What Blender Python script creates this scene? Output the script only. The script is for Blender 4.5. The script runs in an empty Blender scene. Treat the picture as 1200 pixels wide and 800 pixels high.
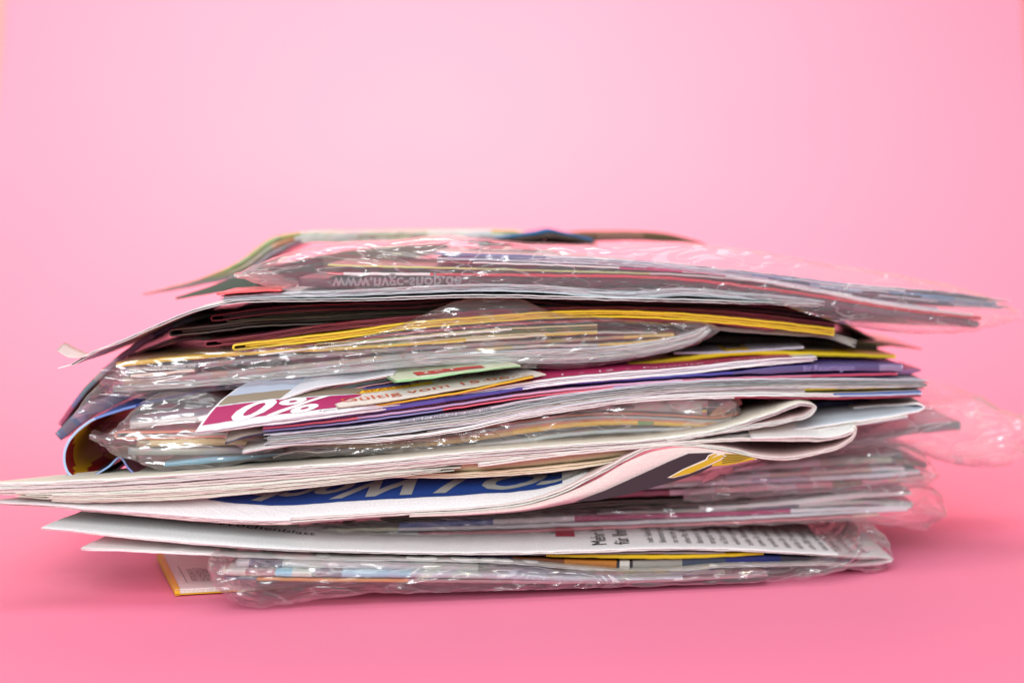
import bpy, bmesh, math, random
import numpy as np
from mathutils import Vector, noise

random.seed(7)
SC = bpy.context.scene
COL = SC.collection

# ------------------------------------------------------------------ camera
DIST, HZ, PXM, PY0 = 0.90, 0.176, 0.0004, 250.0     # distance, height, metres per photo pixel, eye level
cam_d = bpy.data.cameras.new('camera')
cam = bpy.data.objects.new('camera', cam_d)
COL.objects.link(cam)
cam.location = (0, -DIST, HZ)
cam.rotation_euler = (math.radians(90), 0, 0)
cam_d.sensor_width = 36
cam_d.lens = 36 * DIST / (1200 * PXM)
cam_d.shift_y = -(400 - PY0) / 1200
cam_d.clip_start = 0.01
cam_d.clip_end = 50
cam_d.dof.use_dof = True
cam_d.dof.focus_distance = DIST - 0.012
cam_d.dof.aperture_fstop = 4.2
SC.camera = cam

# ------------------------------------------------------------------ light
world = bpy.data.worlds.new('World')
SC.world = world
world.use_nodes = True
bg = world.node_tree.nodes['Background']
bg.inputs[0].default_value = (0.95, 0.96, 1.0, 1)
bg.inputs[1].default_value = 0.48


def area(name, loc, target, sx, sy, power, col=(1, 1, 1)):
    d = bpy.data.lights.new(name, 'AREA')
    d.shape = 'RECTANGLE'
    d.size, d.size_y, d.energy, d.color = sx, sy, power, col
    o = bpy.data.objects.new(name, d)
    COL.objects.link(o)
    o.location = loc
    o.rotation_euler = (Vector(target) - Vector(loc)).to_track_quat('-Z', 'Y').to_euler()
    return o


area('window_light', (-0.40, -1.85, 0.95), (0, 0.0, 0.07), 1.3, 1.0, 45, (0.97, 0.99, 1.0))
area('overhead_softbox', (0.1, -0.15, 1.5), (0.05, 0.1, 0), 1.3, 1.0, 7, (1.0, 1.0, 1.0))
lamp = area('backdrop_lamp', (-0.11, 0.1, 1.15), (-0.11, 0.85, 0.5), 0.6, 0.3, 7.4, (1.0, 1.0, 0.60))
lamp.data.spread = math.radians(115)

SC.view_settings.view_transform = 'Standard'
SC.view_settings.look = 'None'
SC.view_settings.exposure = 0.0
SC.view_settings.gamma = 1.0
SC.render.engine = 'CYCLES'
SC.cycles.transparent_max_bounces = 32
SC.cycles.max_bounces = 9
SC.cycles.glossy_bounces = 4
SC.cycles.diffuse_bounces = 4
SC.cycles.use_denoising = True
SC.cycles.caustics_reflective = False
SC.cycles.caustics_refractive = False


# ------------------------------------------------------------------ helpers
def lin(c):
    out = []
    for v in c[:3]:
        v = v / 255.0
        out.append(v / 12.92 if v <= 0.04045 else ((v + 0.055) / 1.055) ** 2.4)
    return (out[0], out[1], out[2], 1.0)


def P(px, py, Y):
    s = PXM * (DIST + Y) / DIST
    return Vector(((px - 600) * s, Y, HZ - (py - PY0) * s))


def lerp_list(lst, x):
    if not isinstance(lst, (list, tuple)):
        return lst
    if x <= lst[0][0]:
        return lst[0][1]
    for (a, va), (b, vb) in zip(lst, lst[1:]):
        if x <= b:
            return va + (vb - va) * (x - a) / (b - a)
    return lst[-1][1]


YAW = [(-50, -0.035), (230, -0.03), (600, 0.0), (900, 0.03), (1050, 0.055), (1200, 0.09)]


def n1(x, s=0.0):
    return noise.noise(Vector((x, s * 7.31 + 0.5, s * 3.7)))


def spline(ctrl, step=4.0):
    """smooth curve through control points (px, py, dY, rise)"""
    A = np.array([[c[0], c[1], c[2] if len(c) > 2 else 0, c[3] if len(c) > 3 else 0] for c in ctrl], float)
    d = np.maximum(np.hypot(np.diff(A[:, 0]), np.diff(A[:, 1])), 1e-3)
    s = np.concatenate([[0], np.cumsum(d)])
    m = np.zeros_like(A)
    k = len(A)
    for i in range(k):
        if i == 0:
            m[i] = (A[1] - A[0]) / d[0]
        elif i == k - 1:
            m[i] = (A[-1] - A[-2]) / d[-1]
        else:
            a, b = (A[i] - A[i - 1]) / d[i - 1], (A[i + 1] - A[i]) / d[i]
            m[i] = (a * d[i] + b * d[i - 1]) / (d[i] + d[i - 1])
    out = []
    for i in range(k - 1):
        n = max(2, int(math.ceil(d[i] / step)))
        for j in range(n):
            t = j / n
            h00, h10 = 2 * t**3 - 3 * t**2 + 1, t**3 - 2 * t**2 + t
            h01, h11 = -2 * t**3 + 3 * t**2, t**3 - t**2
            out.append(h00 * A[i] + h10 * d[i] * m[i] + h01 * A[i + 1] + h11 * d[i] * m[i + 1])
    out.append(A[-1])
    return np.array(out)


def mesh_obj(name, verts, faces, mat, parent=None, cols=None, uvs=None, smooth=True, loc=None):
    me = bpy.data.meshes.new(name)
    off = Vector(loc) if loc is not None else (parent.get('_loc') and Vector(parent['_loc']) if parent is not None else None)
    if off is None:
        off = Vector((0, 0, 0))
    V = [(v[0] - off[0], v[1] - off[1], v[2] - off[2]) for v in verts]
    me.from_pydata(V, [], faces)
    if uvs is not None:
        uvl = me.uv_layers.new(name='UVMap')
        idx = np.zeros(len(me.loops), dtype=np.int32)
        me.loops.foreach_get('vertex_index', idx)
        uvl.data.foreach_set('uv', np.array(uvs, dtype=np.float32)[idx].ravel())
    if cols is not None:
        ca = me.color_attributes.new('ink', 'FLOAT_COLOR', 'CORNER')
        arr = np.zeros((len(me.loops), 4), dtype=np.float32)
        k = 0
        for f, c in zip(faces, cols):
            arr[k:k + len(f)] = c
            k += len(f)
        ca.data.foreach_set('color', arr.ravel())
    if smooth:
        me.polygons.foreach_set('use_smooth', [True] * len(me.polygons))
    me.materials.append(mat)
    me.update()
    o = bpy.data.objects.new(name, me)
    COL.objects.link(o)
    if parent is not None:
        o.parent = parent
    elif loc is not None:
        o.location = loc
    return o


def thing(name, label, cat, loc, group=None):
    o = bpy.data.objects.new(name, None)
    o.empty_display_size = 0.01
    COL.objects.link(o)
    o.location = loc
    o['label'] = label
    o['category'] = cat
    o['_loc'] = [loc[0], loc[1], loc[2]]
    if group:
        o['group'] = group
    return o


# ------------------------------------------------------------------ materials
def nodes(name):
    m = bpy.data.materials.new(name)
    m.use_nodes = True
    nt = m.node_tree
    return m, nt, nt.nodes['Principled BSDF']


def nn(nt, typ, **kw):
    n = nt.nodes.new(typ)
    for k, v in kw.items():
        setattr(n, k, v)
    return n


def paper_mat(name, rough=0.5, spec=0.3, busy=0.0, streak=0.0, coat=0.0, trans=0.0, grain=0.06):
    m, nt, b = nodes(name)
    L = nt.links
    at = nn(nt, 'ShaderNodeAttribute', attribute_name='ink')
    uv = nn(nt, 'ShaderNodeUVMap', uv_map='UVMap')
    col = at.outputs['Color']

    def mapped(sx, sy):
        mp = nn(nt, 'ShaderNodeMapping')
        mp.inputs['Scale'].default_value = (sx, sy, 1)
        L.new(uv.outputs[0], mp.inputs[0])
        return mp.outputs[0]
    if busy > 0:
        vo = nn(nt, 'ShaderNodeTexVoronoi')
        vo.inputs['Scale'].default_value = 1
        L.new(mapped(90, 70), vo.inputs['Vector'])
        hs = nn(nt, 'ShaderNodeHueSaturation')
        hs.inputs['Saturation'].default_value = 0.6
        L.new(vo.outputs['Color'], hs.inputs['Color'])
        mx = nn(nt, 'ShaderNodeMix', data_type='RGBA', blend_type='MIX')
        mx.inputs['Factor'].default_value = busy
        L.new(col, mx.inputs[6])
        L.new(hs.outputs[0], mx.inputs[7])
        col = mx.outputs[2]
    if streak > 0:
        no = nn(nt, 'ShaderNodeTexNoise')
        no.inputs['Scale'].default_value = 1
        no.inputs['Detail'].default_value = 3
        L.new(mapped(14, 2600), no.inputs['Vector'])
        cr = nn(nt, 'ShaderNodeMapRange')
        cr.inputs[1].default_value, cr.inputs[2].default_value = 0.35, 0.65
        cr.inputs[3].default_value, cr.inputs[4].default_value = 1 - streak, 1.0
        L.new(no.outputs[0], cr.inputs[0])
        mx = nn(nt, 'ShaderNodeMix', data_type='RGBA', blend_type='MULTIPLY')
        mx.inputs['Factor'].default_value = 1
        L.new(col, mx.inputs[6])
        L.new(cr.outputs[0], mx.inputs[7])
        col = mx.outputs[2]
    no2 = nn(nt, 'ShaderNodeTexNoise')
    no2.inputs['Scale'].default_value = 1
    no2.inputs['Detail'].default_value = 5
    L.new(mapped(900, 900), no2.inputs['Vector'])
    mr = nn(nt, 'ShaderNodeMapRange')
    mr.inputs[1].default_value, mr.inputs[2].default_value = 0.3, 0.7
    mr.inputs[3].default_value, mr.inputs[4].default_value = 1 - grain, 1 + grain
    L.new(no2.outputs[0], mr.inputs[0])
    mx = nn(nt, 'ShaderNodeMix', data_type='RGBA', blend_type='MULTIPLY')
    mx.inputs['Factor'].default_value = 1
    L.new(col, mx.inputs[6])
    L.new(mr.outputs[0], mx.inputs[7])
    L.new(mx.outputs[2], b.inputs['Base Color'])
    b.inputs['Roughness'].default_value = rough
    b.inputs['Specular IOR Level'].default_value = spec
    b.inputs['Coat Weight'].default_value = coat
    b.inputs['Coat Roughness'].default_value = 0.2
    no3 = nn(nt, 'ShaderNodeTexNoise')
    no3.inputs['Scale'].default_value = 1
    no3.inputs['Detail'].default_value = 4
    L.new(mapped(60, 40), no3.inputs['Vector'])
    bp = nn(nt, 'ShaderNodeBump')
    bp.inputs['Strength'].default_value = 0.35
    bp.inputs['Distance'].default_value = 0.001
    L.new(no3.outputs[0], bp.inputs['Height'])
    L.new(bp.outputs[0], b.inputs['Normal'])
    return m


M_NEWS = paper_mat('newsprint_paper', rough=0.85, spec=0.15, streak=0.12, grain=0.08)
M_PAGE = paper_mat('page_paper', rough=0.6, spec=0.25, streak=0.22)
M_GLOSS = paper_mat('glossy_printed_paper', rough=0.32, spec=0.5, streak=0.10, coat=0.25)
M_MAG = paper_mat('magazine_picture_paper', rough=0.35, spec=0.5, busy=0.13, streak=0.15, coat=0.2)
M_DARK = paper_mat('uncoated_dark_print', rough=0.6, spec=0.25, streak=0.35, busy=0.04)


def ink_mat(name, rgb):
    m, nt, b = nodes(name)
    b.inputs['Base Color'].default_value = lin(rgb)
    b.inputs['Roughness'].default_value = 0.55
    return m


INK = {}


def ink(rgb):
    if rgb not in INK:
        INK[rgb] = ink_mat('printing_ink', rgb)
    return INK[rgb]


def film_mat(name, milk=0.075, tint=(0.99, 0.985, 0.98), fine=700, gl=1.5, rough=0.17):
    m = bpy.data.materials.new(name)
    m.use_nodes = True
    nt = m.node_tree
    nt.nodes.clear()
    L = nt.links
    out = nn(nt, 'ShaderNodeOutputMaterial')
    tc = nn(nt, 'ShaderNodeTexCoord')
    mp = nn(nt, 'ShaderNodeMapping')
    mp.inputs['Scale'].default_value = (0.35, 0.8, 1.6)
    mp.inputs['Rotation'].default_value = (0, 0.25, 0)
    L.new(tc.outputs['Object'], mp.inputs[0])
    # long folds: ridged noise, sharp where two slopes meet
    def ridge(scale, detail, k):
        n_ = nn(nt, 'ShaderNodeTexNoise')
        n_.inputs['Scale'].default_value = scale
        n_.inputs['Detail'].default_value = detail
        n_.inputs['Distortion'].default_value = 0.6
        L.new(mp.outputs[0], n_.inputs['Vector'])
        a_ = nn(nt, 'ShaderNodeMath', operation='SUBTRACT')
        a_.inputs[1].default_value = 0.5
        L.new(n_.outputs[0], a_.inputs[0])
        b_ = nn(nt, 'ShaderNodeMath', operation='ABSOLUTE')
        L.new(a_.outputs[0], b_.inputs[0])
        return b_.outputs[0]
    r1 = ridge(80, 1.2, 1)
    r2 = ridge(fine * .45, 1.0, 1)
    b1 = nn(nt, 'ShaderNodeBump')
    b1.inputs['Strength'].default_value = 0.8
    b1.inputs['Distance'].default_value = 0.011
    L.new(r1, b1.inputs['Height'])
    b2 = nn(nt, 'ShaderNodeBump')
    b2.inputs['Strength'].default_value = 0.75
    b2.inputs['Distance'].default_value = 0.0016
    L.new(r2, b2.inputs['Height'])
    L.new(b1.outputs[0], b2.inputs['Normal'])
    # thin sharp creases that catch the window
    r3 = ridge(105, 1.6, 1)
    cm = nn(nt, 'ShaderNodeMapRange', interpolation_type='SMOOTHSTEP')
    cm.inputs[1].default_value, cm.inputs[2].default_value = 0.0, 0.03
    L.new(r3, cm.inputs[0])
    b3 = nn(nt, 'ShaderNodeBump')
    b3.inputs['Distance'].default_value = 0.0011 if milk < .1 else 0.0018
    cl = nn(nt, 'ShaderNodeTexNoise')
    cl.inputs['Scale'].default_value = 24
    cl.inputs['Detail'].default_value = 1
    L.new(mp.outputs[0], cl.inputs['Vector'])
    cs = nn(nt, 'ShaderNodeMapRange', interpolation_type='SMOOTHSTEP')
    cs.inputs[1].default_value, cs.inputs[2].default_value = 0.50, 0.64
    cs.inputs[3].default_value, cs.inputs[4].default_value = 0.04, 0.9
    L.new(cl.outputs[0], cs.inputs[0])
    L.new(cs.outputs[0], b3.inputs['Strength'])
    c2 = nn(nt, 'ShaderNodeMath', operation='MULTIPLY')
    c2.inputs[1].default_value = 0.8
    L.new(cs.outputs[0], c2.inputs[0])
    L.new(c2.outputs[0], b2.inputs['Strength'])
    L.new(cm.outputs[0], b3.inputs['Height'])
    L.new(b2.outputs[0], b3.inputs['Normal'])
    b2 = b3
    tr = nn(nt, 'ShaderNodeBsdfTransparent')
    tr.inputs[0].default_value = (*tint, 1)
    gs = nn(nt, 'ShaderNodeBsdfGlossy')
    gs.inputs['Roughness'].default_value = rough
    gs.inputs['Color'].default_value = (1, 1, 1, 1)
    L.new(b2.outputs[0], gs.inputs['Normal'])
    fr = nn(nt, 'ShaderNodeFresnel')
    fr.inputs['IOR'].default_value = gl
    df = nn(nt, 'ShaderNodeBsdfDiffuse')
    df.inputs[0].default_value = (0.95, 0.94, 0.95, 1)
    tl = nn(nt, 'ShaderNodeBsdfTranslucent')
    tl.inputs[0].default_value = (0.95, 0.94, 0.95, 1)
    ms = nn(nt, 'ShaderNodeMixShader')
    ms.inputs[0].default_value = 0.5
    L.new(df.outputs[0], ms.inputs[1])
    L.new(tl.outputs[0], ms.inputs[2])
    # creases whiten the film
    cr = nn(nt, 'ShaderNodeMapRange')
    cr.inputs[1].default_value, cr.inputs[2].default_value = 0.0, 0.018
    cr.inputs[3].default_value, cr.inputs[4].default_value = milk * 3 + .03, milk
    L.new(r1, cr.inputs[0])
    m1 = nn(nt, 'ShaderNodeMixShader')
    L.new(cr.outputs[0], m1.inputs[0])
    L.new(tr.outputs[0], m1.inputs[1])
    L.new(ms.outputs[0], m1.inputs[2])
    m2 = nn(nt, 'ShaderNodeMixShader')
    fm = nn(nt, 'ShaderNodeMath', operation='MULTIPLY')
    fm.inputs[1].default_value = 2.3
    L.new(fr.outputs[0], fm.inputs[0])
    fc = nn(nt, 'ShaderNodeMath', operation='MINIMUM')
    fc.inputs[1].default_value = 0.32
    L.new(fm.outputs[0], fc.inputs[0])
    L.new(fc.outputs[0], m2.inputs[0])
    L.new(m1.outputs[0], m2.inputs[1])
    L.new(gs.outputs[0], m2.inputs[2])
    L.new(m2.outputs[0], out.inputs[0])
    return m


M_FILM = film_mat('clear_plastic_film')
M_FILM_TOP = film_mat('pale_plastic_film', milk=0.12, fine=500)
M_FILM_MILKY = film_mat('milky_loose_plastic_film', milk=0.27, fine=800, gl=1.6)
M_FILM_HAZY = film_mat('hazy_crumpled_plastic_film', milk=0.13, fine=900, gl=1.6)


# ------------------------------------------------------------------ paper sheets
class Sheet:
    """one sheet or folded wad of paper: a front edge running along a curve, reaching back in depth"""

    def __init__(s, ctrl, th, depth=0.2, Y=0.0, rd=0.03, skew=0.0, off=0.0, raw=None, step=4.0, yaw=YAW,
                 wob=0.0, seed=0.0, ragged=0.0, taper=0.0):
        A = raw if raw is not None else spline(ctrl, step)
        s.px = A[:, 0]
        s.n = len(A)
        Yc = np.array([lerp_list(yaw, p) for p in A[:, 0]]) + A[:, 2] + Y
        sc = PXM * (DIST + Yc) / DIST
        X = (A[:, 0] - 600) * sc
        Z = HZ - (A[:, 1] - PY0) * sc
        dx, dz = np.gradient(X), np.gradient(Z)
        ln = np.maximum(np.hypot(dx, dz), 1e-9)
        s.nx, s.nz = -dz / ln, dx / ln
        s.arc = np.concatenate([[0], np.cumsum(np.hypot(np.diff(X), np.diff(Z)))])
        thm = np.array([lerp_list(th, p) for p in A[:, 0]]) * PXM
        if taper > 0:
            L = s.arc[-1]
            e = np.minimum(s.arc, L - s.arc) / (taper * PXM)
            thm = thm * np.sqrt(np.clip(e, 0.04, 1))
        s.th = thm
        w = np.array([n1(a * 16, seed) for a in s.arc]) * wob * PXM + off * PXM
        w = w + np.array([n1(a * 150, seed + 3) * .00022 + n1(a * 420, seed + 4) * .0001 for a in s.arc])
        s.X, s.Yc, s.Z = X + s.nx * w, Yc, Z + s.nz * w
        s.Yc = s.Yc + np.array([n1(a * 30, seed + 5) + 0.4 * n1(a * 260, seed + 9) for a in s.arc]) * ragged
        s.rise, s.rd, s.depth = A[:, 3], rd, depth
        s.skew = np.array([lerp_list(skew, p) for p in A[:, 0]], float)
        s.lim = None
        s.seed = seed

    def pos(s, i, dy, o):
        """i may be fractional; o in -1..1 across the thickness"""
        i = min(max(i, 0), s.n - 1.0001)
        k = int(i)
        f = i - k

        def g(a):
            return a[k] * (1 - f) + a[k + 1] * f
        return Vector((g(s.X) + g(s.nx) * o * g(s.th) / 2 + g(s.skew) * dy,
                       g(s.Yc) + dy,
                       g(s.Z) + g(s.nz) * o * g(s.th) / 2 + g(s.rise) * (1 - math.exp(-dy / s.rd))
                       + 0.0006 * n1(g(s.X) * 30 + 4 * dy * 20, s.seed) * min(1, dy / .03)))

    def idx_px(s, px):
        return float(np.argmin(np.abs(s.px[:s.lim] - px)))

    def idx_arc(s, a):
        k = int(np.searchsorted(s.arc, a)) - 1
        k = min(max(k, 0), s.n - 2)
        return k + (a - s.arc[k]) / (s.arc[k + 1] - s.arc[k])

    def center(s):
        i = s.n // 2
        return (float(s.X[i]), float(s.Yc[i]), float(s.Z.min()))

    def build(s, name, mat, parent, front, top=None, bot=None, rounded=False, loc=None):
        d = s.depth
        back = [0.004, 0.009, 0.016, 0.026, 0.04, 0.07, 0.12, 0.2]
        back = [b for b in back if b < d] + [d]
        if rounded:
            r = float(np.mean(s.th)) * 0.5
            sec = [(b, 1, 't') for b in reversed(back)] + [(r * .9, 1, 't'), (r * .35, .86, 'f'), (r * .08, .5, 'f'), (0, 0, 'f'), (r * .08, -.5, 'f'),
                                                             (r * .35, -.86, 'f'), (r * .9, -1, 'b')] + [(b, -1, 'b') for b in back]
        else:
            sec = [(b, 1, 't') for b in reversed(back)] + [(0.0002, 1, 't'), (0, .8, 'f'), (0, -.8, 'f'), (0.0002, -1, 'b')] + [(b, -1, 'b') for b in back]
        m = len(sec)
        verts, uvs = [], []
        for i in range(s.n):
            su = 0.0
            prev = None
            for (dy, o, _) in sec:
                p = s.pos(i, dy, o)
                verts.append(p)
                if prev is not None:
                    su += (p - prev).length
                prev = p
                uvs.append((s.arc[i] + s.seed, su + s.seed))
        faces, cols = [], []
        top = top or front
        bot = bot or top

        def cc(fn, px, dy):
            c = fn(px, dy) if callable(fn) else (seg(fn, px) if isinstance(fn, list) else fn)
            return lin(c)
        for i in range(s.n - 1):
            pxm = (s.px[i] + s.px[i + 1]) / 2
            for j in range(m - 1):
                a = i * m + j
                faces.append((a, a + 1, a + m + 1, a + m))
                k0, k1 = sec[j][2], sec[j + 1][2]
                dym = (sec[j][0] + sec[j + 1][0]) / 2
                if k0 == 't' and k1 == 't':
                    cols.append(cc(top, pxm, dym))
                elif k0 == 'b' and k1 == 'b':
                    cols.append(cc(bot, pxm, dym))
                else:
                    cols.append(cc(front, pxm, dym))
            # back face
            faces.append((i * m + m - 1, i * m, (i + 1) * m, (i + 1) * m + m - 1))
            cols.append(cc(front, pxm, 0))
        # end caps
        for e in (0, s.n - 1):
            h = m // 2
            for j in range(h):
                a, b_, c_, d_ = e * m + j, e * m + j + 1, e * m + m - 2 - j, e * m + m - 1 - j
                if j + 1 >= m - 2 - j:
                    if j + 1 == m - 2 - j:
                        f = (a, b_, d_)
                    else:
                        break
                else:
                    f = (a, b_, c_, d_)
                faces.append(f if e == 0 else tuple(reversed(f)))
                cols.append(cc(front, s.px[e], 0))
        return mesh_obj(name, verts, faces, mat, parent, cols, uvs, loc=loc)


def seg(lst, px):
    c = lst[0][1]
    for a, v in lst:
        if px >= a:
            c = v
    return c


def hairpin_path(ctrl, gap, end='L', step=4.0, open_=0.0):
    """turn a centre line into a fold: run out on one side, round the end, back on the other"""
    A = spline(ctrl, step)
    dx, dy = np.gradient(A[:, 0]), np.gradient(A[:, 1])
    ln = np.hypot(dx, dy)
    nx, ny = -dy / ln, dx / ln
    if end == 'R':
        A, nx, ny = A[::-1], nx[::-1], ny[::-1]
    g = np.array([gap / 2 * (1 + open_ * math.exp(-((k * step - 30) / 25.0) ** 2)) for k in range(len(A))])
    g = np.minimum(g, [gap / 2 + 0.0 * k for k in range(len(A))]) if open_ == 0 else g
    up = A.copy()
    up[:, 0] += nx * g
    up[:, 1] += ny * g
    lo = A.copy()
    lo[:, 0] -= nx * g
    lo[:, 1] -= ny * g
    mid = []
    c = A[0]
    tdir = (A[0] - A[1])[:2]
    tdir /= np.hypot(*tdir)
    for k in range(1, 8):
        a = math.pi * k / 8
        p = c.copy()
        p[0] += nx[0] * g[0] * math.cos(a) + tdir[0] * g[0] * math.sin(a)
        p[1] += ny[0] * g[0] * math.cos(a) + tdir[1] * g[0] * math.sin(a)
        mid.append(p)
    R = np.vstack([up[::-1], np.array(mid), lo])
    if end == 'R':
        R = R[::-1]
    return R


def leaves(parent, ctrl, th, n, mat, front, top=None, bot=None, gapf=0.25, raw=None, name='page', jit=6, **kw):
    """n separate leaves stacked across the thickness th (photo pixels)"""
    out = []
    seed = kw.pop('seed', random.random() * 50)
    Y = kw.pop('Y', 0.0)
    base = raw if raw is not None else spline(ctrl, kw.get('step', 4.0))
    t0 = np.mean(th if not isinstance(th, list) else [t[1] for t in th])
    for k in range(n):
        o = (0.5 - (k + 0.5) / n)      # top leaf first
        r = base.copy()
        a, b = (random.randint(0, jit), random.randint(0, jit)) if jit else (0, 0)
        a, b = a // 4, b // 4
        if k not in (0,) and jit:
            r = r[a:len(r) - b]
        s = Sheet(None, (t0 / n) * (1 - gapf) if not isinstance(th, list) else [(p, v / n * (1 - gapf)) for p, v in th],
                  raw=r, off=0, Y=Y + random.uniform(-.0007, .0007), wob=t0 / n * gapf * (2.0 if n >= 5 else 0.9), seed=seed + k * 1.7, ragged=0.0012, **kw)
        tt = t0 if not isinstance(th, list) else np.array([lerp_list(th, p) for p in s.px])
        s.X = s.X + s.nx * o * tt * PXM
        s.Z = s.Z + s.nz * o * tt * PXM
        fr = front[k % len(front)] if isinstance(front, tuple) and isinstance(front[0], (list, tuple)) else front
        s.build(name, mat, parent, fr, top if k == 0 else None, bot if k == n - 1 else None)
        out.append(s)
    return out


def text_on(parent, body, size, fn, rgb, name='printed_text', shear=0, cuts=0, spacing=1.0, bold=0.0):
    cu = bpy.data.curves.new('txt', 'FONT')
    cu.body = body
    cu.size = size
    cu.resolution_u = 3
    cu.space_line = spacing
    cu.shear = shear
    cu.offset = bold
    tmp = bpy.data.objects.new('txt', cu)
    COL.objects.link(tmp)
    dg = bpy.context.evaluated_depsgraph_get()
    me = bpy.data.meshes.new_from_object(tmp.evaluated_get(dg))
    bm = bmesh.new()
    bm.from_mesh(me)
    bmesh.ops.triangulate(bm, faces=bm.faces[:])
    if cuts:
        lim = size * .12
        for _ in range(cuts):
            es = [e for e in bm.edges if e.calc_length() > lim]
            bmesh.ops.subdivide_edges(bm, edges=es, cuts=1)
            bmesh.ops.triangulate(bm, faces=bm.faces[:])
    vs = [fn(v.co.x, v.co.y) for v in bm.verts]
    bm.verts.index_update()
    fs = [tuple(v.index for v in f.verts) for f in bm.faces]
    bm.free()
    bpy.data.objects.remove(tmp)
    bpy.data.curves.remove(cu)
    bpy.data.meshes.remove(me)
    if not vs:
        return None
    return mesh_obj(name, vs, fs, ink(rgb), parent, smooth=False)


def patch_on(parent, sheet, px0, px1, dy0, dy1, rgb, name='printed_block', lift=0.00012, side=1, slant=0.0, nu=None, mat=None):
    """flat print lying on the sheet's face"""
    i0, i1 = sheet.idx_px(px0), sheet.idx_px(px1)
    nu = nu or max(2, int(abs(i1 - i0)))
    nv = 4
    vs, fs = [], []
    for a in range(nu + 1):
        for b in range(nv + 1):
            dy = dy0 + (dy1 - dy0) * b / nv
            p = sheet.pos(i0 + (i1 - i0) * a / nu + slant * dy / PXM / 4, dy, side)
            p.z += lift * side
            vs.append(p)
    for a in range(nu):
        for b in range(nv):
            q = a * (nv + 1) + b
            fs.append((q, q + nv + 1, q + nv + 2, q + 1))
    return mesh_obj(name, vs, fs, mat or ink(rgb), parent)


# ------------------------------------------------------------------ plastic sleeves
def sleeve(label, top, bot, Y=0.0, depth=0.2, mat=None, bulge=0.004, amp=1.0, ends=(0, 0), seed=1.0, step=3.0, yaw=YAW, group='clear plastic mailing sleeves in the pile'):
    T, B = spline(top, step), spline(bot, step)
    n = max(len(T), len(B))

    def rs(A):
        q = np.linspace(0, len(A) - 1, n)
        k = np.minimum(q.astype(int), len(A) - 2)
        f = (q - k)[:, None]
        return A[k] * (1 - f) + A[k + 1] * f
    T, B = rs(T), rs(B)
    back = [0.2, 0.12, 0.07, 0.045, 0.03, 0.02, 0.013, 0.008, 0.004, 0.0015]
    back = [depth] + [b for b in back if b < depth]
    nf = 12
    rows = []
    for b in back:
        rows.append((0, b))
    for k in range(nf + 1):
        w = k / nf
        rows.append((w, 0))
    for b in reversed(back):
        rows.append((1, b))
    m = len(rows)
    vs = []
    for i in range(n):
        ti = i / (n - 1)
        Lp = i * step
        endf = math.exp(-Lp / 45.0) * ends[0] + math.exp(-(n - 1 - i) * step / 45.0) * ends[1]
        for (w, b) in rows:
            px = T[i, 0] * (1 - w) + B[i, 0] * w
            py = T[i, 1] * (1 - w) + B[i, 1] * w
            Yc = lerp_list(yaw, px) + Y + T[i, 2] * (1 - w) + B[i, 2] * w
            p = P(px, py, Yc)
            if b == 0:
                p.y -= bulge * math.sqrt(max(0, 1 - (2 * w - 1) ** 2)) * min(1.0, abs(B[i, 1] - T[i, 1]) / 18)
            else:
                p.y += b
            sc_ = 0.0022 * amp * (1 + 1.6 * endf)
            q = Vector((p.x * 22, p.y * 16, p.z * 60)) + Vector((seed, seed * 2, seed))
            r1 = 1 - abs(noise.noise(q * 1.6)) * 2
            r2 = 1 - abs(noise.noise(q * 3.9 + Vector((9, 1, 4)))) * 2
            r3 = noise.noise(q * 8)
            dsp = (r1 * 0.45 + r2 * 0.3 + r3 * 0.2 - 0.35) * sc_
            if b == 0:
                p.y -= dsp * 1.2
                p.z += (0.35 * dsp) * (1 if w < .5 else -1)
            else:
                p.z += dsp * (0.7 if w == 0 else -0.45)
                p.y += dsp * 0.3
            if p.z < 0.0006:
                p.z = 0.0006
            vs.append(p)
    fs = []
    for i in range(n - 1):
        for j in range(m - 1):
            a = i * m + j
            fs.append((a, a + 1, a + m + 1, a + m))
    c = P((T[n // 2, 0]), T[n // 2, 1], Y)
    o = mesh_obj('plastic_sleeve', vs, fs, mat or M_FILM, loc=(c.x, c.y, c.z))
    o['label'] = label
    o['category'] = 'plastic sleeve'
    o['group'] = group
    return o


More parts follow.
